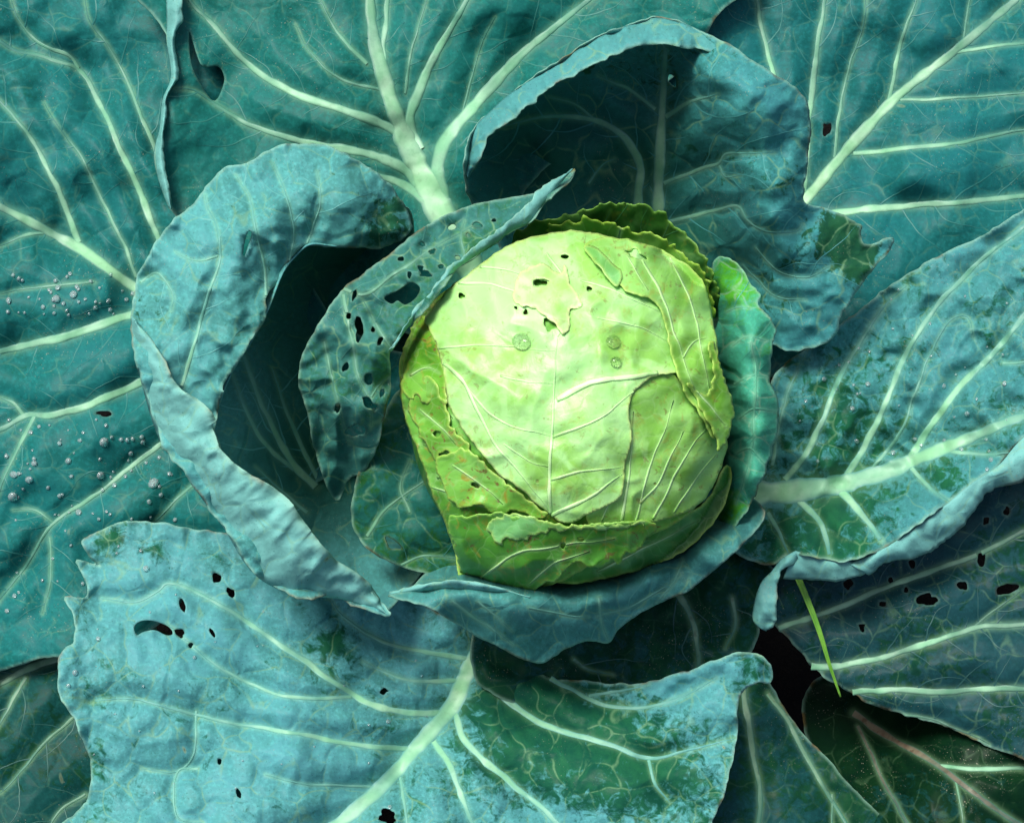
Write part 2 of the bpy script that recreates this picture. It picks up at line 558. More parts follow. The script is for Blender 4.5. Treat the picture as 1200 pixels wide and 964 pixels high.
    # height of the sheet
    def S(s, x, y, extra=0.0, dedge=None):
        q = np.stack([x, y], -1)
        if dedge is None:
            dedge, _, _ = dist_poly(q, s.poly[::2], True)
        h = s.und * fbm(x / s.undf, y / s.undf, s.seed if s.head is None else 900, 2)
        h = h + s.pucker * fbm(x / 26.0, y / 26.0, (s.seed if s.head is None else 900) + 31, 2)
        if s.crinkle:
            sd_ = s.seed if s.head is None else 900
            wx = x + 14 * fbm(x / 50, y / 50, sd_ + 61, 2); wy = y + 14 * fbm(x / 50, y / 50, sd_ + 62, 2)
            h = h + s.crinkle * (0.5 - np.abs(fbm(wx / 52.0, wy / 52.0, sd_ + 60, 2)) * 1.3)
        e = np.exp(-(dedge / 34.0))
        h = h + s.ruffle * e * fbm(x / s.rufl, y / s.rufl, s.seed + 12, 2)
        h = h + s.lip * np.exp(-(dedge / 16.0) ** 2) + s.rim * np.exp(-(dedge / 5.0) ** 2)
        dm = np.full(len(q), 1e9)
        mask = np.zeros(len(q))
        for (w0, w1, pl, _) in s.veins:
            d, t, _ = dist_poly(q, pl if len(pl) < 8 else np.vstack([pl[:-1:2], pl[-1:]]))
            w = w0 + (w1 - w0) * t
            dm = np.minimum(dm, d)
            mask = np.maximum(mask, np.exp(-(d / (0.5 * w + 1.4)) ** 2))
            h = h - s.relief * (0.16 * w + 0.8) * np.exp(-(d / (w * 1.1 + 9)) ** 2)
        if s.dome:
            h = h + s.dome * (1 - np.exp(-(dm / 32.0) ** 1.6))
        s.last_mask = mask
        h = (h * 0.001) + extra
        if s.head is not None:
            return head_point(x, y, s.head + h)
        return P(x, y, s.tps(x, y) + h)

    def strip(s, e1, e2, bulge, wav=2.0, ruf=1.2, m=11):
        """rolled-back margin: a curved band between two edges (px, py, mm)"""
        a = resample(catmull(e1, 8), 1.0); b = resample(catmull(e2, 8), 1.0)
        L = max(len(a), len(b)); n = max(8, int(L / 2.5))
        def rs(p):
            t = np.linspace(0, len(p) - 1, n)
            return np.stack([np.interp(t, np.arange(len(p)), p[:, k]) for k in range(3)], 1)
        a, b = rs(a), rs(b)
        u = np.linspace(0, 1, m)
        g = a[:, None] * (1 - u)[None, :, None] + b[:, None] * u[None, :, None]
        ar = np.arange(n) * 2.5
        # nibbled free edge
        w = (fbm(ar / 8, ar * 0 + 4, s.seed + 77, 3) * 1.1 + fbm(ar / 30, ar * 0 + 2, s.seed + 78, 2) * wav)[:, None] * (u ** 2)[None]
        g[..., 0] += w; g[..., 1] += 0.7 * w
        z = g[..., 2] + bulge * np.sin(np.pi * u)[None] + ruf * (fbm(g[..., 0] / 17, g[..., 1] / 17, s.seed + 3, 2) + 1.6 * (0.4 - np.abs(fbm(g[..., 0] / 30, g[..., 1] / 30, s.seed + 4, 2)))) * (0.3 + 0.7 * u)[None]
        V = P(g[..., 0], g[..., 1], z * 0.001).reshape(-1, 3)
        idx = np.arange(n * m).reshape(n, m)
        F = np.stack([idx[:-1, :-1], idx[1:, :-1], idx[1:, 1:], idx[:-1, 1:]], -1).reshape(-1, 4)
        nrm = np.cross(V[F[:, 1]] - V[F[:, 0]], V[F[:, 3]] - V[F[:, 0]]).sum(0)
        if nrm[2] < 0:
            F = F[:, ::-1]
        e = np.tile(np.exp(-((1 - u) * m / 1.0) ** 2), (n, 1)).ravel()
        return V, F, g[..., :2].reshape(-1, 2) / 100.0 + 3.0, e

    def ridge_mesh(s, lines, k, nc, raw=False):
        Fs, Ss, Qs, Hs, off = [], [], [], [], 0
        u = np.linspace(-1, 1, nc)
        prof = np.sqrt(np.maximum(0, 1 - u * u))
        for (w0, w1, pl) in lines:
            pl = resample(pl, 3.0)
            ins = inside(pl, s.poly)
            for hp in s.hole_polys:
                ins &= ~inside(pl, hp)
            if ins.sum() < 3:
                continue
            tan = np.gradient(pl, axis=0)
            nr = np.stack([-tan[:, 1], tan[:, 0]], 1)
            nr /= np.linalg.norm(nr, axis=1)[:, None] + 1e-9
            t = np.linspace(0, 1, len(pl))
            w = (w0 + (w1 - w0) * t) * (1 - (0.8 if w1 <= 4 else 0.25) * t ** 4) * (1 + 0.16 * fbm(t * len(pl) / 5, t * 0 + w0, s.seed + 3, 2)) * 0.5
            stg = np.clip(0.12 + w * 2 / (10.0 if nc > 3 else 3.2), 0, 0.40 if nc == 3 else 1) * (1 - (0.8 if nc == 3 else 0.7) * t ** (1.0 if nc == 3 else 3)) * (1 + 0.25 * fbm(t * len(pl) / 12, t * 0 + 9, s.seed + 8, 2))
            if s.head is not None:
                stg = np.clip(0.35 + w / 6.0, 0, 1) * np.minimum(1, t / 0.15 + 0.1) * (1 - 0.8 * t ** 3)
            Ss.append((stg[:, None] * (0.12 + 0.88 * prof ** 0.8)[None]).ravel())
            g = pl[:, None] + nr[:, None] * (w[:, None] * u[None])[..., None]
            hh = (k * 2 * w * 0.42e-3)[:, None] * prof[None] - 0.12e-3 * (1 - prof)[None] + 0.00012
            Hs.append(hh.ravel())
            idx = np.arange(len(pl) * nc).reshape(len(pl), nc)
            F = np.stack([idx[:-1, :-1], idx[:-1, 1:], idx[1:, 1:], idx[1:, :-1]], -1)
            F = F[ins[:-1] & ins[1:]].reshape(-1, 4)
            Qs.append(g.reshape(-1, 2))
            Fs.append(F + off); off += len(pl) * nc
        if not Qs:
            return None
        QQ = np.vstack(Qs)
        V, F = s.S(QQ[:, 0], QQ[:, 1], np.hstack(Hs)), np.vstack(Fs)
        if not len(F):
            return None
        nrm = np.cross(V[F[:, 1]] - V[F[:, 0]], V[F[:, 3]] - V[F[:, 0]]).sum(0)
        if nrm[2] < 0:
            F = F[:, ::-1]
        used, inv = np.unique(F, return_inverse=True)
        if raw:
            return V[used], inv.reshape(F.shape), np.clip(np.hstack(Ss)[used] * 1.3, 0, 1), np.vstack(Qs)[used]
        return make_mesh('vein', V[used], inv.reshape(F.shape), attrs={'strength': np.clip(np.hstack(Ss)[used], 0, 1)})

    def branches(s, dens):
        """veinlets leaving each rib in turn at an even angle, running on to the border of the next rib's field"""
        R = s.rnd
        out = []
        vs = [v[2] for v in s.veins]
        def nearest(p):
            return min(range(len(vs)), key=lambda k: ((vs[k] - p) ** 2).sum(1).min())
        for vi, (w0, w1, pl, _) in enumerate(s.veins):
            n = len(pl)
            pos = R.uniform(8, 16) / 4.0
            side = R.choice((-1, 1))
            while pos < n - 3:
                i = int(pos)
                tg = pl[min(i + 2, n - 1)] - pl[max(i - 2, 0)]
                ang = math.atan2(tg[1], tg[0]) + side * R.uniform(0.95, 1.15)
                p = pl[i].copy()
                pts = [p]
                for k in range(14):
                    ang -= side * 0.05 + R.gauss(0, 0.13)
                    p = p + np.array([math.cos(ang), math.sin(ang)]) * 6.0
                    pts.append(p)
                    if k > 1 and nearest(p) != vi:
                        break
                if len(pts) > 3:
                    out.append((min(2.3, 0.2 * w0 + 1.0), 0.8, resample(catmull(np.array(pts), 3), 3.0)))
                side = -side
                pos += R.uniform(17, 30) / 4.0 / dens
        return out

# ------------------------------------------------------------------ ground
def soil():
    n = 90
    x = np.linspace(-0.9, 0.9, n)
    gx, gy = np.meshgrid(x, x)
    z = 0.004 * fbm(gx * 14, gy * 14, 4, 4) - 0.120
    V = np.stack([gx, gy, z], -1).reshape(-1, 3)
    idx = np.arange(n * n).reshape(n, n)
    F = np.stack([idx[:-1, :-1], idx[:-1, 1:], idx[1:, 1:], idx[1:, :-1]], -1).reshape(-1, 4)
    m, t, b = nt('dark_wet_soil')
    tc = N(t, 'ShaderNodeTexCoord').outputs['Object']
    n1 = noise(t, tc, 25.0, 6.0)
    n2 = noise(t, tc, 220.0, 5.0)
    c = mixc(t, ramp(t, n1, 0.3, 0.7), (0.003, 0.003, 0.003), (0.007, 0.006, 0.005))
    c = mixc(t, ramp(t, n2, 0.55, 0.75), c, (0.010, 0.009, 0.007))
    t.links.new(c, b.inputs['Base Color'])
    b.inputs['Roughness'].default_value = 0.9
    b.inputs['Specular IOR Level'].default_value = 0.1
    bp = N(t, 'ShaderNodeBump', inp={'Strength': 0.8, 'Distance': 0.004})
    t.links.new(n2, bp.inputs['Height']); t.links.new(bp.outputs[0], b.inputs['Normal'])
    o = link('soil', make_mesh('soil', V, F), m)
    o['kind'] = 'structure'
    o['label'] = 'dark wet garden soil under the leaves'
soil()

# ------------------------------------------------------------------ head frame
HC = P(665.0, 481.0, 0.125)
HR = np.array([0.0815, 0.0880, 0.0800])
def head_point(x, y, h):
    d = rays(x, y)
    d = d / np.linalg.norm(d, axis=-1, keepdims=True)
    r = HR + np.asarray(h)[..., None]
    o = (CAM - HC) / r
    dd = d / r
    A = (dd * dd).sum(-1); B = (o * dd).sum(-1); C = (o * o).sum(-1) - 1
    disc = B * B - A * C
    t = (-B - np.sqrt(np.maximum(disc, 0))) / A
    return CAM + d * t[..., None]

plant = bpy.data.objects.new('cabbage_plant', None)
plant.location = (0, 0, 0)
scene.collection.objects.link(plant)
plant['label'] = 'green cabbage with pale round head and spreading blue-green chewed outer leaves'
plant['category'] = 'cabbage'

# stem below the head
def stem():
    bc = HC.copy()
    rings, k = [], 24
    for z, r in ((-0.14, 0.026), (0.01, 0.021), (0.03, 0.024), (0.05, 0.034), (0.07, 0.040)):
        th = np.arange(k) / k * 2 * math.pi
        rr = r * (1 + 0.06 * np.sin(th * 5 + z * 90))
        rings.append(np.stack([bc[0] + rr * np.cos(th), bc[1] + rr * np.sin(th), np.full(k, z)], 1))
    V = np.vstack(rings)
    F = [(i * k + j, i * k + (j + 1) % k, (i + 1) * k + (j + 1) % k, (i + 1) * k + j) for i in range(4) for j in range(k)]
    link('stem', make_mesh('stem', V, F), M_DULL, plant)
stem()

TEAL = (0.040, 0.150, 0.150)
# ------------------------------------------------------------------ outer leaves, lowest first
mA = leaf_mat('leaf_left', 1, wet=0.16, bloom=(0.009, 0.130, 0.122), net=0.16, wetsoft=0.12, bump=0.22)
leafA = Leaf('leaf', [(-50,-50),(150,-50),(230,0),(280,120),(330,250),(400,380),(560,440),(620,480),(600,520),(500,520),(380,560),(260,640),(200,720),(110,772),(60,770),(0,785),(-50,800)],
     [(-50,-50,72),(150,0,66),(230,100,62),(0,240,72),(100,290,66),(160,340,62),(60,80,68),(0,410,66),(150,380,57),(0,500,60),(100,560,56),(0,700,55),(100,750,47),(220,600,46),(400,460,42),(600,500,38),(80,440,64),(80,350,62)],
     [(15,12,[(400,470),(260,400),(160,338),(95,292),(45,265),(0,242),(-45,218)]),
      (8,4,[(92,284),(68,222),(38,165),(0,118),(-20,100)]),
      (10,5,[(230,360),(190,290),(165,225),(120,130),(95,85),(60,70),(20,60),(0,48)]),
      (5,3,[(92,80),(80,65),(45,50),(22,25),(12,0)]),
      (6,3,[(205,230),(182,175),(150,100),(128,55),(108,30),(100,0)]),
      (5,2.5,[(160,325),(135,265),(95,185),(62,140),(52,120)]),
      (5,3,[(62,272),(30,276),(0,288)]),
      (12,9,[(220,350),(150,370),(80,393),(0,412),(-30,418)]),
      (11,7,[(260,400),(165,447),(110,472),(60,487),(30,487),(0,503),(-20,512)]),
      (6,4,[(28,487),(15,472),(0,466)]),
      (5,3,[(40,487),(22,525),(5,560),(-5,590)]),
      (7,4,[(300,450),(180,527),(120,575),(62,615),(30,665),(0,702),(-20,730)]),
      (4,2,[(62,612),(40,597),(15,597)]),
      (4,2,[(58,630),(60,670),(50,720)]),
      (5,3,[(260,540),(215,578),(180,612)]),
      (4,2,[(110,330),(50,336),(0,345)])],
     mA, 11, holes=[(121,484,9,4,0)], und=9, undf=85, pucker=0.9, relief=1.6, parent=plant, label='broad flat dark teal outer leaf with straight pale midrib and dewdrops', fine=1.0)

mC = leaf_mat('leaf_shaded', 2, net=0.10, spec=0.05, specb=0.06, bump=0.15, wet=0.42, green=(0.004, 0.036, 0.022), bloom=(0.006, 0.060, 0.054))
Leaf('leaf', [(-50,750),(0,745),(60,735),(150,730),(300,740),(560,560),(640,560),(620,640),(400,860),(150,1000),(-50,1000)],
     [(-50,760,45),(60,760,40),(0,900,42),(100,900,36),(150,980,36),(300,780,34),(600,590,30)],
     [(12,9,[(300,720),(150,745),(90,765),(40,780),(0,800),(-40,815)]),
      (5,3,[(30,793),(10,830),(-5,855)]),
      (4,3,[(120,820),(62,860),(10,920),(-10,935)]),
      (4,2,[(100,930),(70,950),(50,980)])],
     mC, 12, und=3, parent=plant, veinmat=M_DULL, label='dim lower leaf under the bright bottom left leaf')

mJ = leaf_mat('leaf_lower', 3, net=0.10, spec=0.05, specb=0.06, bump=0.15, wet=0.55, green=(0.004, 0.036, 0.020), bloom=(0.008, 0.056, 0.056), wetsoft=0.08)  # darker colour: the shade of leaves above is put into it
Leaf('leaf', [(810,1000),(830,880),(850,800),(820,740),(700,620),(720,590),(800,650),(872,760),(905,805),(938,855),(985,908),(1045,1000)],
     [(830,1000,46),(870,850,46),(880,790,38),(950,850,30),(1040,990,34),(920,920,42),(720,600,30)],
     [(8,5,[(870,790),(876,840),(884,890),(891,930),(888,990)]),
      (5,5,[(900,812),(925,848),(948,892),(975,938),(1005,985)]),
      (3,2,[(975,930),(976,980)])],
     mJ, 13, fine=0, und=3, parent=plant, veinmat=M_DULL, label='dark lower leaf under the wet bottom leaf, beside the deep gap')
mI = leaf_mat('leaf_lowest', 4, net=0.10, spec=0.05, specb=0.06, bump=0.15, wet=0.75, bloom=(0.004, 0.034, 0.028), green=(0.002, 0.016, 0.008))  # shade of the deep gap put into this near-black green
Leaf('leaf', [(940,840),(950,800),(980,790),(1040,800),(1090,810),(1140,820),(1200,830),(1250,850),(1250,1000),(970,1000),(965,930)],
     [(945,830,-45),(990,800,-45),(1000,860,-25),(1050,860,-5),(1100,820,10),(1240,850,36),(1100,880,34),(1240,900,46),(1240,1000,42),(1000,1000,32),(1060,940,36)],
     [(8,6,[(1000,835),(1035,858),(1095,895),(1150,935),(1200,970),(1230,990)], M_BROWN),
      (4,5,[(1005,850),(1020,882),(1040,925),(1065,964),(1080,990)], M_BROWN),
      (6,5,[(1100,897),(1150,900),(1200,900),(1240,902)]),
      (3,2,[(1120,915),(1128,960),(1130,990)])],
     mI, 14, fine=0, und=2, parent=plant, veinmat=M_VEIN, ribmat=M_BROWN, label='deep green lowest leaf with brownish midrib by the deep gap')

mH = leaf_mat('leaf_right_low', 5, spec=0.06, specb=0.10, bump=0.2, wet=0.46, green=(0.004, 0.034, 0.024), bloom=(0.009, 0.052, 0.058), net=0.2, spots=0.2)  # shade from overhanging leaves painted in as a darker, less waxy colour
rh = random.Random(5)
hh = [(1044,680,3,5,0),(1088,702,11,7,-10),(1062,690,3,4,0),(1128,685,6,6,0),(1156,610,4,5,0),(1112,600,4,5,0),(1180,600,4,7,0),(1150,655,4,8,0),(1010,735,4,5,0),(994,684,5,7,0),
      (1034,707,4,3.5,10),(1180,690,12,5,-15),(1070,660,5,4,-20)]
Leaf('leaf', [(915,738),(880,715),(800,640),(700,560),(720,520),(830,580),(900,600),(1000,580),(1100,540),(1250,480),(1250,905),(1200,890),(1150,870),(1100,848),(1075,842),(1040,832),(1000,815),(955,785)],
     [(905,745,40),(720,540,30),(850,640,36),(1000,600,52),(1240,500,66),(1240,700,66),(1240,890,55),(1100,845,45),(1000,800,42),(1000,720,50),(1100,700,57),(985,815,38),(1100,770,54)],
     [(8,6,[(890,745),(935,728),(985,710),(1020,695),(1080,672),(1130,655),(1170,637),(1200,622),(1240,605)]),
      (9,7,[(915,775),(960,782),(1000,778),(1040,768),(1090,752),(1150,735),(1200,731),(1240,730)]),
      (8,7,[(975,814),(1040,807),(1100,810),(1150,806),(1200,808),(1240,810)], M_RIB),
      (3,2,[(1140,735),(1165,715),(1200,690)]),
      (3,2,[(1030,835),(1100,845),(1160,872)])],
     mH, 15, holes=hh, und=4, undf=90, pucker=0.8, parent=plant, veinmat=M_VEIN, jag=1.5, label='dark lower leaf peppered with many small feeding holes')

mX = leaf_mat('leaf_inner_low', 6, net=0.10, spec=0.05, specb=0.06, bump=0.15, wet=0.62, green=(0.004, 0.036, 0.022), bloom=(0.008, 0.056, 0.052))  # dark base colour carries painted shade from the leaves around it
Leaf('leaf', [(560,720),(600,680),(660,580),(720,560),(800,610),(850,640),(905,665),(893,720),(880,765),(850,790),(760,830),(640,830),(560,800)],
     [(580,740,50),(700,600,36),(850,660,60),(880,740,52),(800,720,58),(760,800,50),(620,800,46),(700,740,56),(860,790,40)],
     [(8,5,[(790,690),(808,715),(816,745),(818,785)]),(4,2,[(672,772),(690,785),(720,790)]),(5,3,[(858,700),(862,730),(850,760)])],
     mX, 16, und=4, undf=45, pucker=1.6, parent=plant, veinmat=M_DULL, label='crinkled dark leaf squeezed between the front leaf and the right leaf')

mF = leaf_mat('leaf_upper_right', 7, wet=0.10, bloom=(0.009, 0.120, 0.118), net=0.16, wetsoft=0.12, bump=0.22)
Leaf('leaf', [(690,-50),(1250,-50),(1250,340),(1200,340),(1140,350),(1080,370),(1000,410),(930,440),(860,440),(760,440),(700,430),(720,360),(850,240),(740,100)],
     [(700,-40,66),(790,-40,70),(1000,-40,80),(1240,-40,84),(1240,150,76),(1240,260,66),(1240,330,58),(1100,290,58),(1000,400,46),(945,235,58),(960,120,68),(1060,105,72),(860,40,66),(1000,300,55),(720,410,38),(1100,200,68)],
     [(19,9,[(760,400),(880,300),(945,232),(980,190),(1015,150),(1060,105),(1125,55),(1190,0),(1220,-30)]),
      (8,6,[(942,225),(945,190),(952,100),(967,0),(972,-40)]),
      (4,2.5,[(978,185),(985,130),(998,70),(1012,30),(1014,-10)]),
      (6,3,[(1042,118),(1050,75),(1060,35),(1074,0),(1080,-30)]),
      (5,4,[(1118,62),(1150,57),(1200,51),(1240,46)]),
      (4,3,[(1055,117),(1125,115),(1200,110),(1240,106)]),
      (7,4,[(1000,180),(1040,176),(1075,172),(1140,164),(1200,152),(1240,145)]),
      (9,7,[(960,252),(995,247),(1050,242),(1125,237),(1200,230),(1240,226)]),
      (7,5,[(912,120),(902,70),(886,0),(878,-30)]),
      (3,2,[(1130,45),(1134,10),(1140,-20)])],
     mF, 17, holes=[(969,152,4.5,7.5,5)], und=8, undf=100, pucker=0.7, parent=plant, label='smooth teal outer leaf with thick diagonal white midrib')

mD = leaf_mat('leaf_upper_left', 8, wet=0.14, bloom=(0.009, 0.130, 0.110), net=0.16, wetsoft=0.12, bump=0.22)
Leaf('leaf', [(194,-50),(196,40),(200,90),(192,115),(188,150),(181,180),(186,210),(197,243),(240,285),(330,340),(450,380),(600,440),(650,440),(640,380),(590,300),(620,220),(700,150),(790,90),(840,20),(850,-50)],
     [(200,-40,92),(200,100,90),(188,200,86),(300,100,80),(400,50,84),(450,-30,88),(430,130,76),(515,245,60),(600,60,78),(700,0,80),(820,0,80),(600,200,60),(620,420,38),(300,250,66),(400,250,60),(245,60,82)],
     [(40,9,[(560,330),(520,255),(490,195),(462,130),(446,75),(436,30),(432,-40)]),
      (8,6,[(458,110),(450,60),(452,20),(455,-30)]),
      (15,6,[(492,175),(480,145),(492,105),(510,65),(545,5),(560,-30)]),
      (18,7,[(525,250),(512,205),(522,165),(560,120),(600,75),(640,40),(690,0),(720,-20)]),
      (12,5,[(472,165),(455,148),(400,128),(345,110),(290,75),(258,38),(225,5),(210,-20)]),
      (14,4,[(490,215),(470,195),(430,180),(350,165),(280,140),(232,108),(205,104)]),
      (13,3,[(500,235),(470,215),(420,202),(385,200)]),
      (5,3,[(430,75),(400,45),(385,20),(372,-10)]),
      (4,2,[(445,105),(400,92),(362,60),(346,28)]),
      (4,2,[(475,110),(482,60),(500,0),(505,-20)]),
      (3,2,[(540,140),(560,60),(580,20)])],
     mD, 18, holes=[[(222,36),(230,62),(238,78),(256,78),(263,92),(257,112),(249,118),(236,100),(224,74)]], und=7, undf=95, pucker=0.7, parent=plant, label='large teal leaf with fanning pale ribs and torn rolled left margin',
     strips=[([(193,-45,92),(195,20,92),(195,50,91),(200,90,90),(190,118,89),(187,150,88),(180,180,87),(185,210,86),(197,243,84)],
              [(210,-45,97),(217,15,97),(208,45,96),(208,92,93),(197,114,93),(194,150,93),(192,180,93),(198,215,92),(204,247,88)], 4)])

mG = leaf_mat('leaf_right', 9, wet=0.38, bloom=(0.046, 0.215, 0.215), green=(0.007, 0.070, 0.042), net=0.35, wetsoft=0.07)
leafG = Leaf('leaf', [(1250,205),(1200,245),(1150,275),(1100,300),(1050,330),(1000,370),(950,405),(915,430),(880,480),(800,500),(700,510),(690,560),(780,600),(850,640),(895,662),(915,655),(925,648),(950,652),(985,658),(1000,655),(1040,640),(1075,615),(1110,590),(1140,565),(1170,545),(1200,512),(1250,480)],
     [(1240,215,108),(1150,280,98),(1050,340,86),(950,410,74),(890,480,60),(720,530,38),(890,575,58),(1000,555,72),(1100,525,84),(1240,475,104),(1100,420,88),(1200,350,100),(960,500,70),(1000,655,96),(930,648,90),(1110,590,104),(1190,515,108),(960,610,74),(1060,600,92),(900,655,78),(830,600,50)],
     [(34,9,[(800,580),(885,578),(950,573),(1025,557),(1075,537),(1125,517),(1200,487),(1240,470)]),
      (9,6,[(985,575),(1010,602),(1032,632)]),
      (8,5,[(935,585),(958,608),(968,630),(972,648)]),
      (6,3,[(1068,548),(1090,572),(1112,588)]),
      (5,3,[(1110,528),(1150,533),(1190,530)]),
      (5,4,[(900,600),(912,622),(924,648)]),
      (8,4,[(920,562),(945,532),(960,500),(985,440),(1015,390),(1040,355),(1062,335)]),
      (8,5,[(990,560),(1012,525),(1035,480),(1055,430),(1080,385),(1110,345),(1150,305),(1200,265),(1230,245)]),
      (9,6,[(1065,540),(1090,500),(1120,458),(1160,418),(1200,370),(1240,330)]),
      (4,2,[(1020,552),(1058,500),(1075,450),(1090,415),(1112,378),(1135,372),(1142,395)]),
      (4,2,[(905,545),(918,480),(935,430),(948,405)]),
      (3,2,[(1175,425),(1200,425),(1240,420)])],
     mG, 19, fine=0, **LV, wetmap=[(950,615,70,0.9),(980,500,60,0.5),(1110,560,26,.8)], crinkle=3.5, und=4, undf=60, pucker=2.2, relief=1.8, parent=plant, label='wet patchy right leaf with thick pale midrib and rolled ragged lower margin', jag=1.2,
     strips=[([(995,660,97),(1040,640,100),(1075,615,103),(1110,590,106),(1140,565,108),(1170,545,109),(1200,512,110),(1250,480,110)],
              [(1018,674,92),(1040,660,93),(1075,650,92),(1100,638,93),(1128,615,97),(1152,582,101),(1172,572,102),(1200,562,103),(1250,530,103)], 3),
             ([(932,645,93),(955,652,95),(975,655,96),(1000,658,97)],[(918,678,84),(950,680,84),(985,678,88),(1015,670,93)], 2),
             ([(932,645,95),(915,655,92),(905,668,90),(892,682,88),(884,705,86),(882,725,84),(888,735,82)],[(936,656,92),(920,668,91),(912,682,90),(906,698,88),(907,716,87),(903,733,84),(896,738,82)], 2, 3.5, 2.2, 0.8)])

mK = leaf_mat('leaf_front_left', 10, wet=0.30, bloom=(0.072, 0.285, 0.290), green=(0.007, 0.070, 0.045), net=0.45, spots=0.6, wetsoft=0.08)
leafK = Leaf('leaf', [(99,642),(97,632),(120,620),(140,613),(180,612),(220,617),(270,625),(330,640),(400,660),(470,690),(530,720),(570,660),(620,590),(680,580),(690,640),(640,720),(610,760),(640,790),(700,800),(752,800),(800,787),(840,772),(866,765),(893,768),(906,784),(903,800),(890,798),(872,808),(866,830),(868,850),(860,880),(855,905),(848,935),(835,964),(820,1010),(95,1010),(103,940),(105,895),(99,875),(86,842),(71,812),(68,780),(72,765),(87,750),(87,724),(79,706),(77,700),(94,702),(104,694),(94,665),(89,656),(106,660),(118,663),(106,652)],
     [(100,640,84),(85,700,88),(70,790,94),(90,850,95),(105,900,93),(110,1000,92),(180,615,80),(300,640,72),(420,680,58),(250,720,84),(250,820,88),(300,930,88),(400,960,78),(420,820,70),(500,860,62),(545,790,50),(640,620,36),(560,900,68),(700,960,76),(700,870,70),(640,800,58),(760,800,76),(830,780,88),(890,772,94),(900,798,88),(860,850,88),(840,960,84),(780,880,80)],
     [(24,15,[(610,680),(565,755),(545,792),(530,827),(500,862),(465,902),(425,942),(390,970),(350,1000)]),
      (9,4,[(520,834),(490,836),(450,829),(410,812),(360,777),(310,742),(265,712),(225,690),(198,682),(185,692),(160,704),(120,700)]),
      (5,3,[(412,816),(350,818),(300,804),(250,777),(215,748),(195,730)]),
      (7,3.5,[(482,877),(425,874),(350,859),(280,849),(210,832),(155,819),(110,822)]),
      (6,3,[(538,797),(490,798),(450,788),(425,775)]),
      (7,3,[(548,772),(490,762),(440,747),(400,720),(385,700)]),
      (3.5,2,[(445,922),(400,920),(360,919),(310,907)]),
      (9,6,[(508,868),(525,895),(540,930),(558,975)]),
      (9,6,[(533,835),(545,865),(575,897),(600,917),(650,960),(680,990)]),
      (8,4,[(565,795),(600,825),(640,850),(700,868),(760,887),(800,880),(860,865)]),
      (6,3,[(622,780),(650,797),(670,808),(710,827),(755,829),(800,815),(840,795)]),
      (4,2,[(690,815),(720,810),(760,800)]),
      (4,2.5,[(760,890),(768,918),(785,938)]),
      (4,3,[(468,905),(472,930),(480,990)]),
      (3,2,[(232,900),(208,905),(206,955),(240,965)]),
      (3,2,[(230,832),(228,880),(206,905),(165,900)])],
     mK, 20, fine=0, **LV, holes=[[(157,734),(165,727),(180,727),(196,733),(203,742),(195,744),(182,738),(168,740),(160,744)],(210,741,7,4,35),(214,711,3.2,9,-12),(254,678,6,7,0),(224,755,3,3,0),(249,742,3,6,-25),(270,694,4,6,-35),(450,809,5,4,0),(257,892,2.8,3.5,0),(280,930,2.5,8,-15),(455,957,13,9,30)],
     wetmap=[(680,850,110,0.75),(600,870,60,0.7),(880,780,26,1.2),(770,930,80,0.6),(185,645,20,1.0),(130,630,16,.8),(110,890,20,.8),(390,755,24,0.6),(640,790,60,1.0)],
     wave=3.0, ruffle=3.0, crinkle=0.8, und=5, undf=90, pucker=1.0, relief=2.2, parent=plant, jag=1.4, label='big light blue front leaf with ragged left margin and feeding holes')

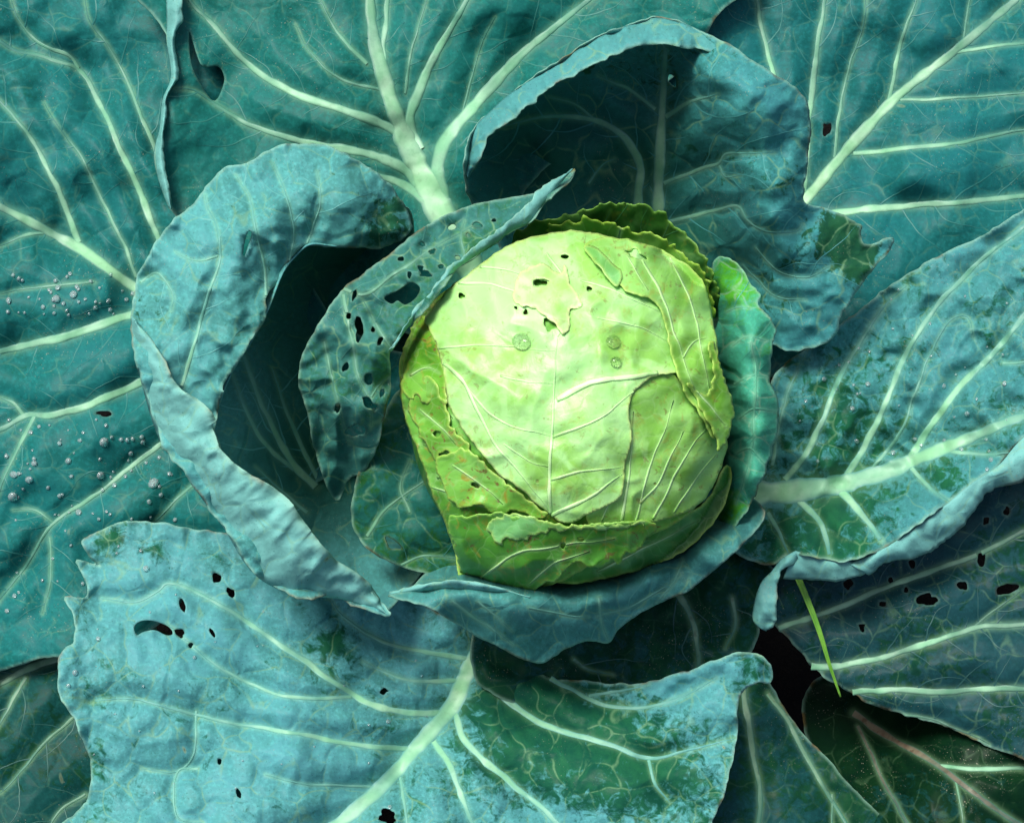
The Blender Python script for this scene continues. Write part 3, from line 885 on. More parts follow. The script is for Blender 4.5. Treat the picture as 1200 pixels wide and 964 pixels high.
mE = leaf_mat('leaf_back', 11, wet=0.30, bloom=(0.040, 0.215, 0.215), green=(0.008, 0.060, 0.035), net=0.5, wetsoft=0.05)
Leaf('leaf', [(545,212),(546,180),(555,150),(575,130),(600,108),(640,82),(700,45),(740,28),(770,21),(800,27),(830,40),(870,62),(900,80),(925,98),(945,120),(952,150),(950,180),(942,215),(942,238),(965,245),(985,250),(1010,262),(1014,285),(1047,281),(1015,330),(990,365),(975,395),(930,412),(905,405),(870,390),(840,400),(780,440),(700,460),(650,440),(640,380),(600,310),(565,260)],
     [(548,190,118),(575,130,128),(640,82,138),(700,45,144),(770,22,150),(850,52,156),(945,125,152),(948,190,140),(945,240,126),(1020,282,108),(960,400,90),(905,405,78),
      (566,165,100),(600,135,110),(645,104,118),(700,72,124),(770,50,130),(830,90,164),(870,130,164),(900,200,152),(905,260,136),(930,320,114),
      (590,180,72),(625,160,74),(670,130,82),(720,108,92),(780,92,104),(820,140,130),(850,190,128),(640,175,70),(700,160,72),(765,150,88),(810,190,96),(770,210,66),(690,210,52),(620,225,50),(770,250,54),(840,240,92),(850,290,80),(880,320,88),(880,370,74),(840,340,52),(720,380,34),(680,440,30)],
     [(20,7,[(760,400),(768,300),(771,244),(773,177),(776,125),(780,58)]),
      (15,4,[(750,330),(748,235),(750,195),(732,162),(694,141),(638,137),(582,150)]),
      (5,3,[(768,128),(736,104),(700,88)]),
      (4,2,[(700,143),(675,124),(645,114)]),
      (6,3,[(780,137),(806,121),(841,109)]),
      (5,2.5,[(778,215),(820,198),(842,192),(851,181),(880,180),(907,179)]),
      (5,2.5,[(775,262),(837,247),(865,242),(876,258),(900,272),(932,270),(940,262)]),
      (2.5,2,[(843,194),(850,208),(870,206)]),
      (3,2,[(690,215),(705,195),(720,186)]),
      (2.5,1.5,[(885,290),(910,318),(945,326),(975,312)]),
      (2.5,1.5,[(870,310),(905,345),(945,352)]),
      (2.5,1.5,[(780,58),(770,42),(768,24)])],
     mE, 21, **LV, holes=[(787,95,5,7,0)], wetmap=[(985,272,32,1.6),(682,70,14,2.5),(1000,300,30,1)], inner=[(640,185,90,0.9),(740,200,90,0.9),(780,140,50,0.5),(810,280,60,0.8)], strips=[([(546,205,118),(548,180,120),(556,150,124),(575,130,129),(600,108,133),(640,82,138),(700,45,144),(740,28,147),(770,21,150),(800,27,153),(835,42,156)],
             [(552,212,112),(560,186,128),(574,158,138),(594,138,144),(622,118,148),(660,92,153),(702,74,156),(738,58,158),(772,50,160),(800,54,162),(842,64,160)], 2, 4.0, 2.2, 0.25)],
     dome=4.5, wave=3.0, crinkle=1.8, und=2.5, undf=60, pucker=0.8, relief=1.2, parent=plant, jag=1.2, ruffle=3.0, label='cupped leaf standing behind the head with arched rim')

mM = leaf_mat('leaf_curled', 12, wet=0.24, bloom=(0.072, 0.290, 0.280), green=(0.010, 0.070, 0.040), net=0.40, spots=0.7)
leafM = Leaf('leaf', [(484,262),(470,232),(445,208),(412,186),(392,176),(370,169),(350,171),(330,172),(312,180),(290,188),(262,195),(245,212),(225,238),(205,255),(190,275),(175,295),(162,320),(157,350),(153,376),(156,410),(166,450),(178,492),(192,525),(215,552),(235,582),(262,618),(285,657),(310,682),(350,698),(400,702),(455,722),(440,700),(400,670),(360,640),(325,600),(290,570),(268,545),(256,515),(252,490),(258,465),(270,440),(285,414),(299,392),(313,368),(317,345),(331,320),(346,300),(364,286),(394,289),(422,290),(456,286)],
     [(475,240,120),(440,207,138),(385,176,150),(330,173,156),(262,196,156),(205,256,154),(162,320,150),(153,376,148),(178,492,148),(235,582,144),(285,655,138),(350,698,128),(455,722,116),
      (456,284,128),(420,288,142),(394,287,148),(364,286,152),(346,300,152),(331,320,152),(315,360,152),(299,392,151),(270,440,150),(400,235,160),(320,245,170),(260,290,170),(215,350,165),(210,420,160),(252,490,148),(268,545,146),(325,600,140),(400,670,122)],
     [(5,3,[(213,452),(228,400),(245,345),(257,305),(255,268),(243,240),(240,228)]),
      (4,2,[(312,355),(310,320),(300,270),(292,235),(275,205)]),
      (3,2,[(335,320),(345,270),(335,225),(318,190)]),
      (3,2,[(360,285),(375,240),(372,200)]),
      (3,2,[(165,330),(185,320),(202,345),(200,365)]),
      (3,2,[(255,300),(230,306),(205,295)])],
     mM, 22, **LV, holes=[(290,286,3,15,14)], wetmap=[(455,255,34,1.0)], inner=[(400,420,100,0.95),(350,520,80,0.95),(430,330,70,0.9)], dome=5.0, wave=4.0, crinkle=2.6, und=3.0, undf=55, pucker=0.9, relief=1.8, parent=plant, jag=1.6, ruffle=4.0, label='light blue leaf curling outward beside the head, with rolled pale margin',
     strips=[([(153,370,148),(156,410,148),(166,450,148),(178,492,148),(192,525,147),(215,552,146),(235,582,144),(262,618,141),(285,657,137),(310,682,134),(350,698,128),(400,702,122),(455,722,116)],
              [(163,380,154),(180,400,164),(200,437,168),(215,458,168),(232,468,168),(252,492,168),(258,520,167),(277,545,166),(302,560,164),(332,580,161),(350,603,158),(364,622,154),(384,645,148),(400,660,140),(420,672,132),(440,690,124),(457,720,116)], 5, 5.0, 2.4),
             ([(478,262,120),(456,285,128),(420,289,142),(394,288,148),(364,286,152),(346,300,152),(331,320,152),(315,360,152),(299,392,151),(270,440,150),(255,480,149)],
              [(470,255,100),(440,262,112),(410,262,118),(385,260,122),(350,262,126),(328,280,128),(310,305,130),(292,345,132),(276,378,134),(250,430,138),(244,475,142)], 2, 0.0, 0.3, 0.2)])
Leaf('leaf_base', [(480,245),(440,248),(380,252),(335,270),(300,310),(275,360),(250,405),(236,450),(234,485),(246,525),(270,570),(310,625),(370,675),(440,712),(470,700),(540,610),(620,520),(620,460),(540,430),(500,380),(488,300)],
     [(480,250,84),(440,250,104),(380,252,118),(335,270,124),(300,310,128),(275,360,131),(250,405,135),(236,450,140),(240,500,142),(270,570,134),(330,640,116),(400,690,96),(450,712,90),
      (440,290,54),(395,310,56),(365,340,60),(345,380,66),(328,425,84),(300,450,108),(270,480,128),(305,520,108),(345,560,72),(320,590,92),(380,640,56),(420,680,66),(400,480,32),(440,400,28),(500,520,32),(600,490,32),(470,660,52)],
     [(9,5,[(370,570),(345,545),(322,505),(300,455),(284,412)]),(6,3,[(345,550),(315,525),(292,490),(272,440)]),(6,3,[(372,560),(352,520),(335,480),(318,430)]),(4,2,[(360,600),(330,575),(300,545)])],
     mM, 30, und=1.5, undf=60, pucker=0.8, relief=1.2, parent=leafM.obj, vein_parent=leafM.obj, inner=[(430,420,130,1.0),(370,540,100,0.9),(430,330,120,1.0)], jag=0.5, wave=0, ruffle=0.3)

# dark wrapper leaf low against the head
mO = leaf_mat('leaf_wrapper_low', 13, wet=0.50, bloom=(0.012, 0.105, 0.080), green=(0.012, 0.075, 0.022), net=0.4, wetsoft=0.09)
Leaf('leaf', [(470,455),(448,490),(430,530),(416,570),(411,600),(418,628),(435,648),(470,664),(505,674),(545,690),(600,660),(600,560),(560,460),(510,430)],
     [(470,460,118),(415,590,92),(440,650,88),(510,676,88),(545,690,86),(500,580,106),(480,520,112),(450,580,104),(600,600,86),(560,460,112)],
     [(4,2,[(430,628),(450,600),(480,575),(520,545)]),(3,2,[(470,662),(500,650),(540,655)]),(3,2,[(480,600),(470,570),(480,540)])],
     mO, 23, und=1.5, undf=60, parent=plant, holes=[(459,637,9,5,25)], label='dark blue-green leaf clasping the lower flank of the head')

mN = leaf_mat('leaf_wrapper', 14, wet=0.46, bloom=(0.030, 0.145, 0.120), green=(0.016, 0.095, 0.042), net=0.55, spots=0.8, wetsoft=0.10)
Leaf('leaf', [(674,196),(655,210),(638,222),(610,230),(568,235),(532,247),(502,262),(472,283),(451,301),(424,322),(402,336),(384,362),(370,388),(354,415),(350,450),(358,480),(368,525),(382,565),(395,586),(408,562),(424,553),(441,527),(450,489),(457,457),(459,412),(484,376),(508,352),(532,319),(547,307),(580,286),(598,272),(622,259),(637,238),(664,216)],
     [(670,200,150),(610,231,134),(568,236,134),(502,262,142),(451,301,148),(405,336,156),(370,388,150),(350,445,134),(365,520,104),(395,585,80),(424,553,104),(445,510,132),(458,457,148),(460,412,166),(508,352,172),(547,307,172),(598,272,164),(637,240,156),
      (430,345,168),(470,310,160),(520,280,152),(480,360,164),(420,400,166),(400,450,150),(430,470,152),(560,262,146),(590,255,150)],
     [(5,2,[(400,338),(430,345),(470,315),(520,283),(560,262)]),
      (4,2,[(402,345),(412,400),(420,440),(432,470),(436,500)]),
      (3,2,[(460,410),(440,380),(425,350)]),
      (3,2,[(545,300),(540,275),(545,258)]),
      (3,2,[(432,470),(445,450),(456,440)]),
      (3,2,[(380,400),(395,470),(410,520)])],
     mN, 24, **LV, holes=[[(450,349),(463,342),(481,331),(492,337),(487,349),(475,357),(466,352),(459,356)],(421,388,5,13,-5),(432,443,7,6,30),(499,321,8,4,8),(434,474,9,5,50),(507,294,6,3.2,-25),(469,303,3.5,3,0),(495,287,3,3,0),(529,266,4.5,3,0),(561,263,5.5,3,0),(537,301,3,3,0),(492,313,4,3,0),(548,275,3,3,0),(415,346,3,8,20),(437,386,2.6,4,0),(419,505,11,6,-10),(405,430,3.5,6,10),(447,460,3,5,20),(395,480,4,6,0),(517,312,4,2.6,-20),(480,322,3,4,0),(578,258,4,2.6,-20),(446,400,3,5,15),(408,370,3,4,0)],
     crinkle=6.0, und=2.6, undf=34, pucker=2.8, ruffle=1.5, relief=1.6, parent=plant, step=2.0, jag=1.1, label='hole-riddled wrapper leaf folded around the side of the head',
     strips=[([(459,412,167),(484,376,171),(508,352,174),(532,319,174),(547,307,173),(580,286,169),(598,272,166),(622,259,161),(637,238,158),(672,198,151)],
              [(455,408,170),(477,374,175),(500,347,178),(526,315,178),(543,300,178),(572,276,174),(592,262,170),(612,247,165),(630,228,160),(666,202,153)], 1.5, 3.0)])

# dark jagged leaves behind the top of the head
mS = head_mat('collar_dark', 21, (0.056, 0.220, 0.030), (0.018, 0.100, 0.018), veincol=(0.13, 0.30, 0.06), blot=0.25, edgecol=(0.16, 0.34, 0.04))
Leaf('leaf', [(600,280),(625,262),(650,255),(680,247),(710,241),(740,238),(768,246),(792,263),(812,285),(826,305),(838,335),(845,360),(820,380),(760,380),(680,360),(620,330)],
     [(600,280,118),(680,247,136),(740,239,142),(800,270,140),(840,340,128),(700,290,112),(760,310,110),(820,380,92),(620,330,92),(700,360,84)],
     [(4,2,[(700,300),(705,270),(715,245)]),(3,2,[(760,310),(775,280),(785,262)])],
     mS, 25, und=1.5, undf=40, pucker=1.2, parent=plant, jag=4.0, jagf=6.0, step=2.0, label='dark green jagged leaf edge behind the top of the head')
mS2 = head_mat('collar_bright', 22, (0.160, 0.42, 0.050), (0.080, 0.28, 0.030), blot=0.5, edgecol=(0.32, 0.50, 0.05))
Leaf('leaf', [(640,268),(668,262),(684,254),(700,258),(725,262),(752,272),(780,283),(804,298),(822,316),(832,338),(838,365),(810,390),(740,360),(660,320)],
     [(640,268,126),(690,257,136),(752,272,136),(804,298,134),(836,350,124),(740,360,90),(660,320,94),(810,390,92),(740,300,118)],
     [(3,2,[(720,300),(728,264)])],
     mS2, 26, und=1.2, undf=40, parent=plant, jag=4.5, jagf=6.0, step=2.0, label='bright green ragged leaf edge hugging the top of the head', veinmat=M_HVEIN2, fine=0)

# right flank
mR = leaf_mat('leaf_right_wrapper', 15, wet=0.22, bloom=(0.045, 0.300, 0.190), green=(0.040, 0.240, 0.025), net=0.7, wetsoft=0.12, veincol=(0.36, 0.66, 0.42))
Leaf('leaf', [(838,304),(850,302),(868,315),(878,334),(892,346),(888,356),(900,368),(909,384),(906,398),(903,440),(911,470),(914,495),(906,530),(893,565),(880,592),(865,615),(852,630),(836,625),(836,560),(840,500),(836,440),(828,380),(828,330)],
     [(850,305,140),(878,335,146),(906,385,150),(904,440,144),(913,490,140),(905,530,136),(885,585,126),(855,628,114),(862,350,152),(880,400,164),(885,460,164),(888,510,158),(878,560,146),
      (852,400,138),(858,450,140),(864,500,140),(860,550,128),(855,590,116),(835,380,96),(838,450,90),(838,540,84),(838,610,84)],
     [(3,2,[(858,405),(875,394),(898,400)]),(3,2,[(860,450),(880,440),(903,442)]),(3,2,[(866,490),(885,478),(910,482)]),(3,2,[(864,530),(880,525),(898,545)]),(2.5,1.5,[(852,365),(865,360),(880,362)]),(3,2,[(880,400),(886,440),(884,490),(878,540),(862,590)])],
     mR, 27, **LV, wetmap=[(858,335,40,1.6),(860,600,30,1.2)], und=1.0, undf=40, pucker=1.2, parent=plant, jag=2.0, step=2.0, label='rolled green leaf edge hugging the flank of the head opposite the hole-riddled leaf')

# front leaf
mQ = leaf_mat('leaf_front', 16, wet=0.22, bloom=(0.050, 0.215, 0.200), green=(0.012, 0.085, 0.035), net=0.45, wetsoft=0.06)
Leaf('leaf', [(455,698),(480,690),(500,670),(540,640),(620,610),(700,600),(780,580),(850,570),(885,585),(897,598),(890,615),(862,648),(812,688),(762,712),(727,735),(713,752),(690,750),(660,762),(636,778),(612,773),(580,756),(540,735),(508,714),(480,705)],
     [(455,698,114),(897,598,120),(480,691,124),(520,684,132),(560,686,136),(600,692,138),(640,697,138),(700,692,138),(760,674,136),(820,646,132),(860,622,126),
      (540,735,104),(612,772,100),(690,750,108),(762,712,112),(830,675,114),(880,625,114),(640,740,116),(720,720,122),
      (540,655,70),(600,660,70),(660,662,72),(720,655,74),(780,636,76),(840,606,80),(880,590,96),(620,610,52),(760,580,50),(500,672,84)],
     [(4,2,[(702,700),(704,730),(712,750)]),(4,2,[(530,705),(560,725),(600,755)]),(3,2,[(560,705),(585,725),(600,740)]),(3,2,[(620,712),(660,720),(690,722)]),(3,2,[(800,655),(790,680),(770,705)]),(3,2,[(700,722),(750,705),(800,672)])],
     mQ, 28, **LV, und=1.5, undf=60, pucker=0.8, parent=plant, step=2.0, jag=0.8, label='smooth blue-green leaf folded outward below the front of the head',
     strips=[([(455,699,114),(480,696,124),(520,690,133),(560,692,137),(590,695,138),(622,702,136)],[(458,694,117),(482,688,130),(520,678,140),(555,681,143),(588,688,142),(618,697,138)], 2)])

# ------------------------------------------------------------------ the head
def core():
    n, k = 40, 64
    V = []
    for i in range(n + 1):
        f = math.pi * i / n
        for j in range(k):
            a = 2 * math.pi * j / k
            d = np.array([math.sin(f) * math.cos(a), math.sin(f) * math.sin(a), math.cos(f)])
            V.append(HC + d * (HR - 0.0050))
    F = [(i * k + j, (i + 1) * k + j, (i + 1) * k + (j + 1) % k, i * k + (j + 1) % k) for i in range(n) for j in range(k)]
    V = np.array(V)
    me = make_mesh('head', V, F, uv=V[:, :2] * 24)
    o = link('head', me, head_mat('head_core', 31, (0.063, 0.270, 0.033), (0.024, 0.136, 0.017)), plant)
    o['label'] = 'round pale green cabbage head with overlapping wrapper leaves'
    return o
head = core()

def wrap(outline, veins, mat, seed, h, label=None, holes=(), jag=1.0, und=1.5, undf=50, rim=0.0, step=2.0, vm=M_HVEIN, fine=0, relief=0.35, lip=0.0, jagf=8.0):
    return Leaf('wrapper_leaf', outline, None, veins, mat, seed, holes=holes, und=und, undf=undf, ruffle=0.5, relief=relief, jag=jag, jagf=jagf, step=step,
                fine=fine, thickness=0.0005, veinmat=vm, ribmat=vm, finemat=M_HVEIN2, head=h, pucker=0.4, crinkle=1.5, parent=head, label=label, rim=rim, ridge=0.12, separate=False, lip=lip)

PALE, MIDG, DEEP = (0.58, 0.84, 0.34), (0.42, 0.70, 0.16), (0.24, 0.48, 0.07)
# outermost layer, showing on the left and through the chewed pits
wrap([(468,452),(470,420),(478,398),(490,372),(520,342),(545,324),(586,294),(630,278),(665,272),(700,276),(735,284),(766,294),(800,310),(820,330),(832,360),(838,400),(845,450),(850,500),(840,560),(815,595),(780,620),(720,640),(660,680),(600,690),(560,690),(541,680),(534,655),(520,612),(506,575),(492,535),(480,505),(472,482)],
     [(4,2,[(512,560),(530,548),(550,545),(575,556),(598,590)]),(3,2,[(478,482),(500,474),(520,478),(532,490)]),(3,2,[(496,520),(525,528),(550,550),(562,575)]),(3,2,[(505,570),(535,580),(560,592),(600,600)]),(3,1.5,[(474,440),(490,432),(512,440)])],
     head_mat('wrap_left', 32, (0.173, 0.502, 0.074), (0.089, 0.304, 0.026), blot=0.8), 41, -0.0006, rim=0.4)
# right layer below the central leaf
wrap([(700,500),(720,470),(742,450),(775,430),(800,450),(822,480),(845,500),(852,520),(846,545),(838,568),(820,590),(790,606),(740,616),(690,616),(690,560)],
     [(3,2,[(745,612),(758,560),(772,520),(790,470)]),(4,2,[(728,612),(735,570),(741,520),(742,482)]),(3,2,[(765,608),(790,560),(812,520),(830,500)]),(2.5,2,[(790,600),(815,560),(840,530)]),(3,2,[(750,590),(775,560),(800,505)]),(2.5,1.5,[(705,610),(718,580),(730,560)])],
     head_mat('wrap_right', 33, (0.317, 0.670, 0.175), (0.194, 0.480, 0.059), blot=0.45), 42, 0.0010, rim=0.3, und=1.1)
# lower right green layer in shade below the head
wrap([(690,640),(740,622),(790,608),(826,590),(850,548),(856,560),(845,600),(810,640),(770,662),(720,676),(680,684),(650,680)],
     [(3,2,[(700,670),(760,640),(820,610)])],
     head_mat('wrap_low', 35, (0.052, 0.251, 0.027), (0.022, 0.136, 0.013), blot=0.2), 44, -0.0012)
# central leaf with the midrib, running up over the crown
mC1 = head_mat('wrap_centre', 38, (0.366, 0.735, 0.258), (0.242, 0.552, 0.092), blot=0.35, deepmix=0.47, edgecol=(0.56, 0.68, 0.20))
wrapC = wrap([(497,374),(503,385),(510,404),(519,432),(525,466),(533,488),(547,512),(575,546),(609,574),(632,592),(650,606),(668,612),(700,598),(727,580),(731,552),(738,520),(738,500),(735,480),(745,458),(768,440),(792,436),(812,430),(815,390),(806,350),(790,318),(766,292),(735,281),(698,273),(665,270),(630,277),(586,294),(545,324),(520,345)],
     [(5,3,[(645,606),(644,560),(647,500),(650,449),(652,396)]),
      (5,3,[(514,422),(530,434),(547,452),(564,490),(586,527),(620,566),(645,600)]),
      (3.5,2,[(547,454),(575,484),(609,502),(648,510)]),
      (3,2,[(514,408),(564,404),(603,407),(650,410)]),
      (3,2,[(586,440),(615,446),(650,449)]),
      (8,7,[(652,468),(680,454),(704,446),(772,436)]),
      (3.5,2,[(648,512),(704,488),(752,450)]),
      (3.5,2,[(645,562),(687,552),(730,546)]),
      (5,3,[(646,604),(687,583),(730,556)]),
      (2,1.5,[(590,520),(620,540),(645,548)]),
      (4,2.5,[(534,331),(581,334),(620,348),(640,362),(648,395)]),
      (3,2,[(680,328),(710,336),(745,352),(780,370)]),
      (3,2,[(640,296),(660,326),(666,370),(655,395)]),
      (3,2,[(556,312),(600,318),(640,335)]),
      (2.5,1.5,[(700,372),(740,380),(785,400)])],
     mC1, 47, 0.0026, holes=[(634,331,8,4.5,0),(645,381,8,7,20),(690,338,4,3,0),(662,300,5,3,0),(541,346,5,3,10),(604,360,2.6,2.6,0),(616,366,2.6,3.4,0)], rim=0.2, jag=1.3, relief=0.5)
wrapT = wrapC
# leaf lapping over from the right, its margin crossing the crown
wrapR = wrap([(684,288),(700,302),(716,322),(732,340),(748,346),(763,348),(774,364),(782,387),(788,415),(799,454),(812,474),(824,490),(836,514),(842,500),(846,470),(842,430),(838,395),(834,360),(826,334),(812,314),(790,300),(766,289),(735,280),(705,278)],
     [(3,2,[(750,300),(778,350),(800,420),(820,475)]),(2.5,2,[(785,302),(808,350),(822,410),(832,470)]),(2,1.5,[(735,300),(760,340)]),(2.5,1.5,[(800,420),(812,400),(828,395)])],
     head_mat('wrap_over', 37, (0.296, 0.651, 0.166), (0.181, 0.456, 0.053), blot=0.5), 46, 0.0040, rim=0.4, jag=1.4, holes=[(744,297,13,5,22)])
# ragged right flap
wrap([(806,448),(816,466),(828,490),(838,512),(842,530),(850,520),(861,490),(857,470),(848,440),(838,405),(832,402),(836,440),(826,462)],
     [(2.5,2,[(815,456),(835,480),(850,500)])],
     head_mat('wrap_flap', 34, (0.211, 0.539, 0.065), (0.121, 0.352, 0.026), blot=0.4), 43, 0.0052, rim=0.3, jag=2.4, jagf=5)
# extra torn pieces on the flanks
wrap([(548,528),(575,552),(605,576),(640,600),(628,606),(600,596),(585,606),(560,590),(540,596),(520,570),(510,540),(525,530)], [(2.5,1.5,[(530,545),(560,565),(590,590)])],
     head_mat('wrap_shred', 44, (0.194, 0.521, 0.074), (0.105, 0.320, 0.026), blot=1.0), 53, 0.0012, jag=2.6, jagf=6, rim=0.5, holes=[(556,568,6,3,20)])
wrap([(500,440),(520,470),(530,500),(548,520),(540,535),(520,528),(512,540),(498,520),(488,500),(480,470)], [(2.5,1.5,[(492,480),(515,500),(535,520)])],
     head_mat('wrap_shred_upper', 45, (0.187, 0.484, 0.065), (0.099, 0.304, 0.026), blot=1.0), 54, 0.0006, jag=2.6, jagf=6, rim=0.5, holes=[(510,508,5,4,0)])
# torn cream scrap near the top
wrap([(655,320),(662,310),(668,330),(682,356),(668,362),(668,380),(660,392),(648,378),(628,362),(600,350),(610,320),(635,310)],
     [], head_mat('wrap_scrap', 39, (0.408, 0.707, 0.277), (0.290, 0.576, 0.119), blot=0.25, edgecol=(0.72, 0.72, 0.36)), 48, 0.0033, holes=[(634,331,8,4.5,0)], jag=1.8, jagf=5, fine=0)
# small green torn tongue at upper right
wrap([(684,288),(700,292),(720,312),(728,318),(722,335),(706,318),(694,305)], [], head_mat('wrap_tongue', 40, (0.211, 0.558, 0.185), (0.133, 0.400, 0.079), blot=0.1), 49, 0.0050, fine=0, jag=1.0)
# yellow-green corner on the left
wrap([(490,372),(500,378),(510,402),(520,434),(526,466),(520,474),(508,466),(500,474),(488,462),(478,466),(470,448),(471,424),(478,398)], [(2.5,1.5,[(480,440),(500,430),(514,436)])],
     head_mat('wrap_corner', 41, (0.138, 0.409, 0.027), (0.064, 0.232, 0.013), blot=0.9), 50, 0.0008, jag=2.5, jagf=6, rim=0.2)
# lower front flap
wrap([(525,604),(545,606),(564,602),(585,600),(609,606),(640,614),(665,616),(715,612),(752,609),(768,612),(770,624),(757,634),(745,645),(735,648),(728,660),(716,656),(705,664),(690,662),(676,658),(664,668),(654,678),(640,684),(626,690),(600,690),(564,688),(542,688),(535,660)],
     [(3,2,[(560,680),(600,650),(650,640),(720,630)]),(2.5,2,[(620,684),(650,660),(690,645)])],
     head_mat('wrap_front', 42, (0.098, 0.372, 0.037), (0.047, 0.216, 0.017), blot=0.7, edgecol=(0.30, 0.56, 0.10)), 51, 0.0050, rim=0.3, jag=2.6, jagf=6, holes=[(680,632,4,3,0),(660,640,3,2.5,0)])
# pale turned-up fold on the front flap
wrap([(570,614),(588,604),(606,603),(630,609),(660,614),(720,614),(762,611),(720,619),(670,621),(645,623),(628,626),(612,634),(596,631),(588,638),(578,632)], [],
     head_mat('wrap_fold', 43, (0.197, 0.539, 0.185), (0.121, 0.384, 0.079), blot=0.2), 52, 0.0057, fine=0, jag=2.6, jagf=5)

# ------------------------------------------------------------------ grass blade
def blade():
    pl = resample(catmull([(912,628,56),(930,665,62),(950,712,60),(962,745,57),(972,778,52),(985,816,45)], 8), 5.0)
    n = len(pl)
    u = np.linspace(-1, 1, 5)
    t = np.linspace(0, 1, n)
    w = 4.2 * (1 - 0.75 * t ** 2)
    tg = np.gradient(pl[:, :2], axis=0); nr = np.stack([-tg[:, 1], tg[:, 0]], 1); nr /= np.linalg.norm(nr, axis=1)[:, None]
    g = pl[:, None, :2] + nr[:, None] * (w[:, None] * u)[..., None]
    z = pl[:, None, 2] * 0.001 + 0.001 * np.abs(u)[None] - 0.0003
    V = P(g[..., 0], g[..., 1], z).reshape(-1, 3)
    idx = np.arange(n * 5).reshape(n, 5)
    F = np.stack([idx[:-1, :-1], idx[1:, :-1], idx[1:, 1:], idx[:-1, 1:]], -1).reshape(-1, 4)
    m, tt, b = nt('grass_green')
    tc = N(tt, 'ShaderNodeTexCoord').outputs['Object']
    c = mixc(tt, ramp(tt, noise(tt, tc, 120.0, 3.0), 0.3, 0.7), (0.10, 0.30, 0.03), (0.18, 0.42, 0.05))
    tt.links.new(c, b.inputs['Base Color']); b.inputs['Roughness'].default_value = 0.4
    o = link('grass_blade', make_mesh('grass_blade', V, F), m)
    thick(o, 0.0004)
    o['label'] = 'thin bright green grass blade crossing the dark holed leaf'
    o['category'] = 'grass blade'
blade()

# ------------------------------------------------------------------ water
def water_mat(name='clear_water', trans=1.0):
    m, t, b = nt(name)
    tc = N(t, 'ShaderNodeTexCoord').outputs['Object']
    n = noise(t, tc, 300.0, 1.0)
    t.links.new(mixc(t, n, *(((0.97, 1.0, 1.0), (1.0, 1.0, 1.0)) if trans == 1.0 else ((0.72, 0.96, 0.96), (0.82, 1.0, 1.0)))), b.inputs['Base Color'])
    b.inputs['Transmission Weight'].default_value = trans
    b.inputs['IOR'].default_value = 1.42
    b.inputs['Roughness'].default_value = 0.0
    return m
M_WATER = water_mat()
M_DEW = water_mat('silvery_dew', 0.78)  # silvery reflection put into a pale, less transparent base colour

def drop_geo(leaf, x, y, r, ecc, ang, k=14, rings=5):
    """a flattened bead of water lying on the sheet"""
    u = np.arange(k) / k * 2 * math.pi
    V, F = [], []
    for i in range(rings + 1):
        f = i / rings
        rr = r * math.sin(f * math.pi / 2 * 1.12) / math.sin(math.pi / 2) if i else 0.0
        rr = r * min(1.0, math.sin(f * math.pi / 2))
        ex, ey = rr * np.cos(u), rr * ecc * np.sin(u)
        px = x + ex * math.cos(ang) - ey * math.sin(ang)
        py = y + ex * math.sin(ang) + ey * math.cos(ang)
        h = 0.85 * r * 0.00040 * math.cos(f * math.pi / 2) - (0.0002 if i == rings else 0)
        V.append(leaf.S(px, py, np.full(k, h)))
    V = np.vstack(V)
    for i in range(rings):
        for j in range(k):
            F.append((i * k + j, (i + 1) * k + j, (i + 1) * k + (j + 1) % k, i * k + (j + 1) % k))
    F = np.array(F)
    n = np.cross(V[F[-1][1]] - V[F[-1][0]], V[F[-1][3]] - V[F[-1][0]])
    cen = V[F[-1]].mean(0) - V[:k].mean(0)
    if np.dot(n, cen) < 0 and np.abs(np.dot(n, cen)) > 0:
        F = F[:, ::-1]
    return V, F

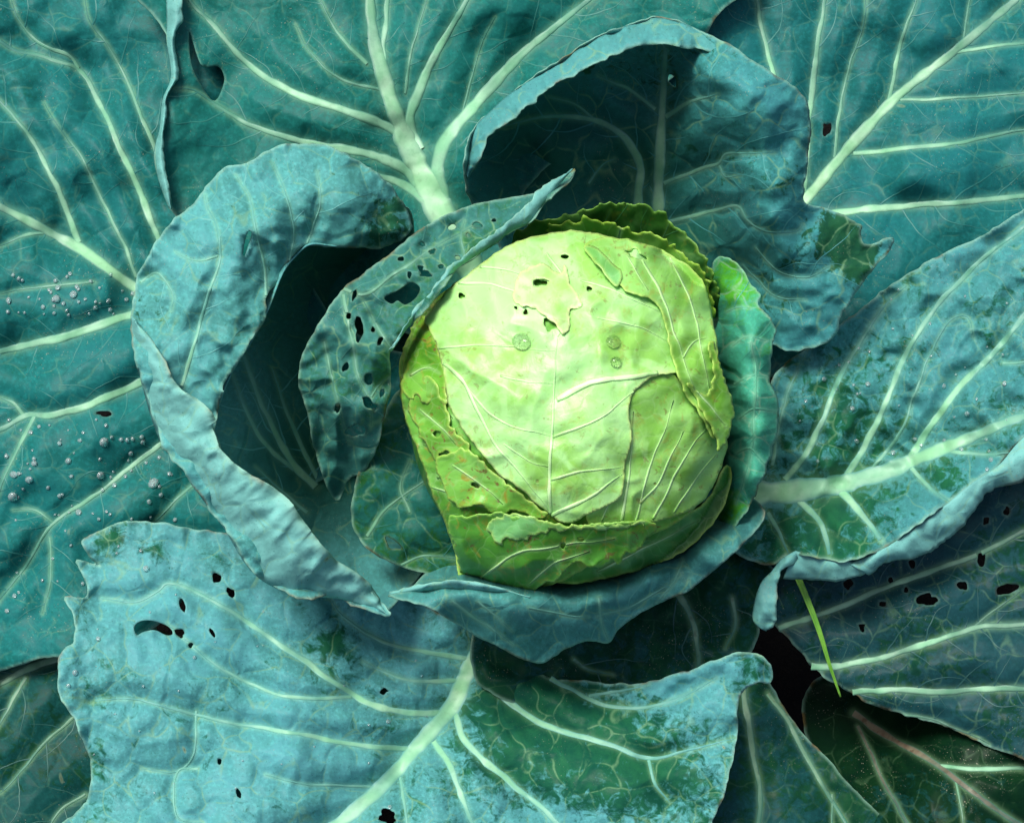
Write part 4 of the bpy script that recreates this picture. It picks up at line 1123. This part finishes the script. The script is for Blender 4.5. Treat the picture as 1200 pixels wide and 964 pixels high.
for (lf, x, y, r, e, lab) in ((wrapC, 611, 400, 11, 0.92, 'largest water drop on the pale cabbage head, near the torn cream scrap'), (wrapC, 719, 400, 9, 0.85, 'oval water drop right of the head\'s central midrib, above a smaller drop'),
                              (wrapC, 722, 424, 7, 0.9, 'small water drop between an oval drop and the thick white vein')):
    V, F = drop_geo(lf, x, y, r, e, 0.3, 24, 8)
    o = link('water_drop', make_mesh('water_drop', V, F), M_WATER)
    o['label'] = lab
    o['category'] = 'water drop'
    o['group'] = 'water drops on the cabbage head'
rd = random.Random(8)
spots = [(leafA, 15, 582, 6), (leafA, 34, 562, 5), (leafA, 16, 556, 5), (leafA, 70, 581, 3), (leafA, 118, 557, 5), (leafA, 92, 600, 4), (leafA, 180, 566, 7), (leafA, 175, 588, 3.5), (leafA, 205, 609, 3),
         (leafA, 66, 350, 5), (leafA, 86, 345, 5), (leafA, 68, 337, 4), (leafA, 90, 336, 3), (leafA, 10, 352, 4), (leafA, 122, 518, 6), (leafA, 142, 515, 3), (leafA, 80, 540, 4), (leafA, 40, 543, 4),
         (leafK, 171, 666, 4), (leafK, 139, 640, 2), (leafK, 137, 648, 2), (leafK, 165, 645, 2.5), (leafK, 228, 770, 2.5), (leafK, 115, 748, 3), (leafK, 88, 788, 4), (leafK, 80, 803, 3), (leafK, 168, 804, 2), (leafK, 455, 845, 3), (leafK, 457, 945, 3)]
for i in range(130):
    spots.append((leafA, rd.uniform(5, 210), rd.choice((rd.uniform(320, 370), rd.uniform(490, 620), rd.uniform(490, 720))), rd.uniform(1.4, 3.2)))
for i in range(30):
    spots.append((leafK, rd.uniform(110, 520), rd.uniform(650, 940), rd.uniform(1.0, 2.0)))
for i in range(60):
    spots.append((leafG, rd.uniform(930, 1190), rd.uniform(340, 560), rd.uniform(1.4, 3.4)))
Vs, Fs, off = [], [], 0
for (lf, x, y, r) in spots:
    if not inside(np.array([[x, y]]), lf.poly)[0] or any(inside(np.array([[x, y]]), hp)[0] for hp in lf.hole_polys):
        continue
    V, F = drop_geo(lf, x, y, r, rd.uniform(0.8, 1.0), rd.uniform(0, 3), 10, 4)
    Vs.append(V); Fs.append(F + off); off += len(V)
o = link('dew_drops', make_mesh('dew_drops', np.vstack(Vs), np.vstack(Fs)), M_DEW)
o['label'] = 'tiny clear dew drops scattered over the outer leaves'
o['category'] = 'dew'
o['kind'] = 'stuff'
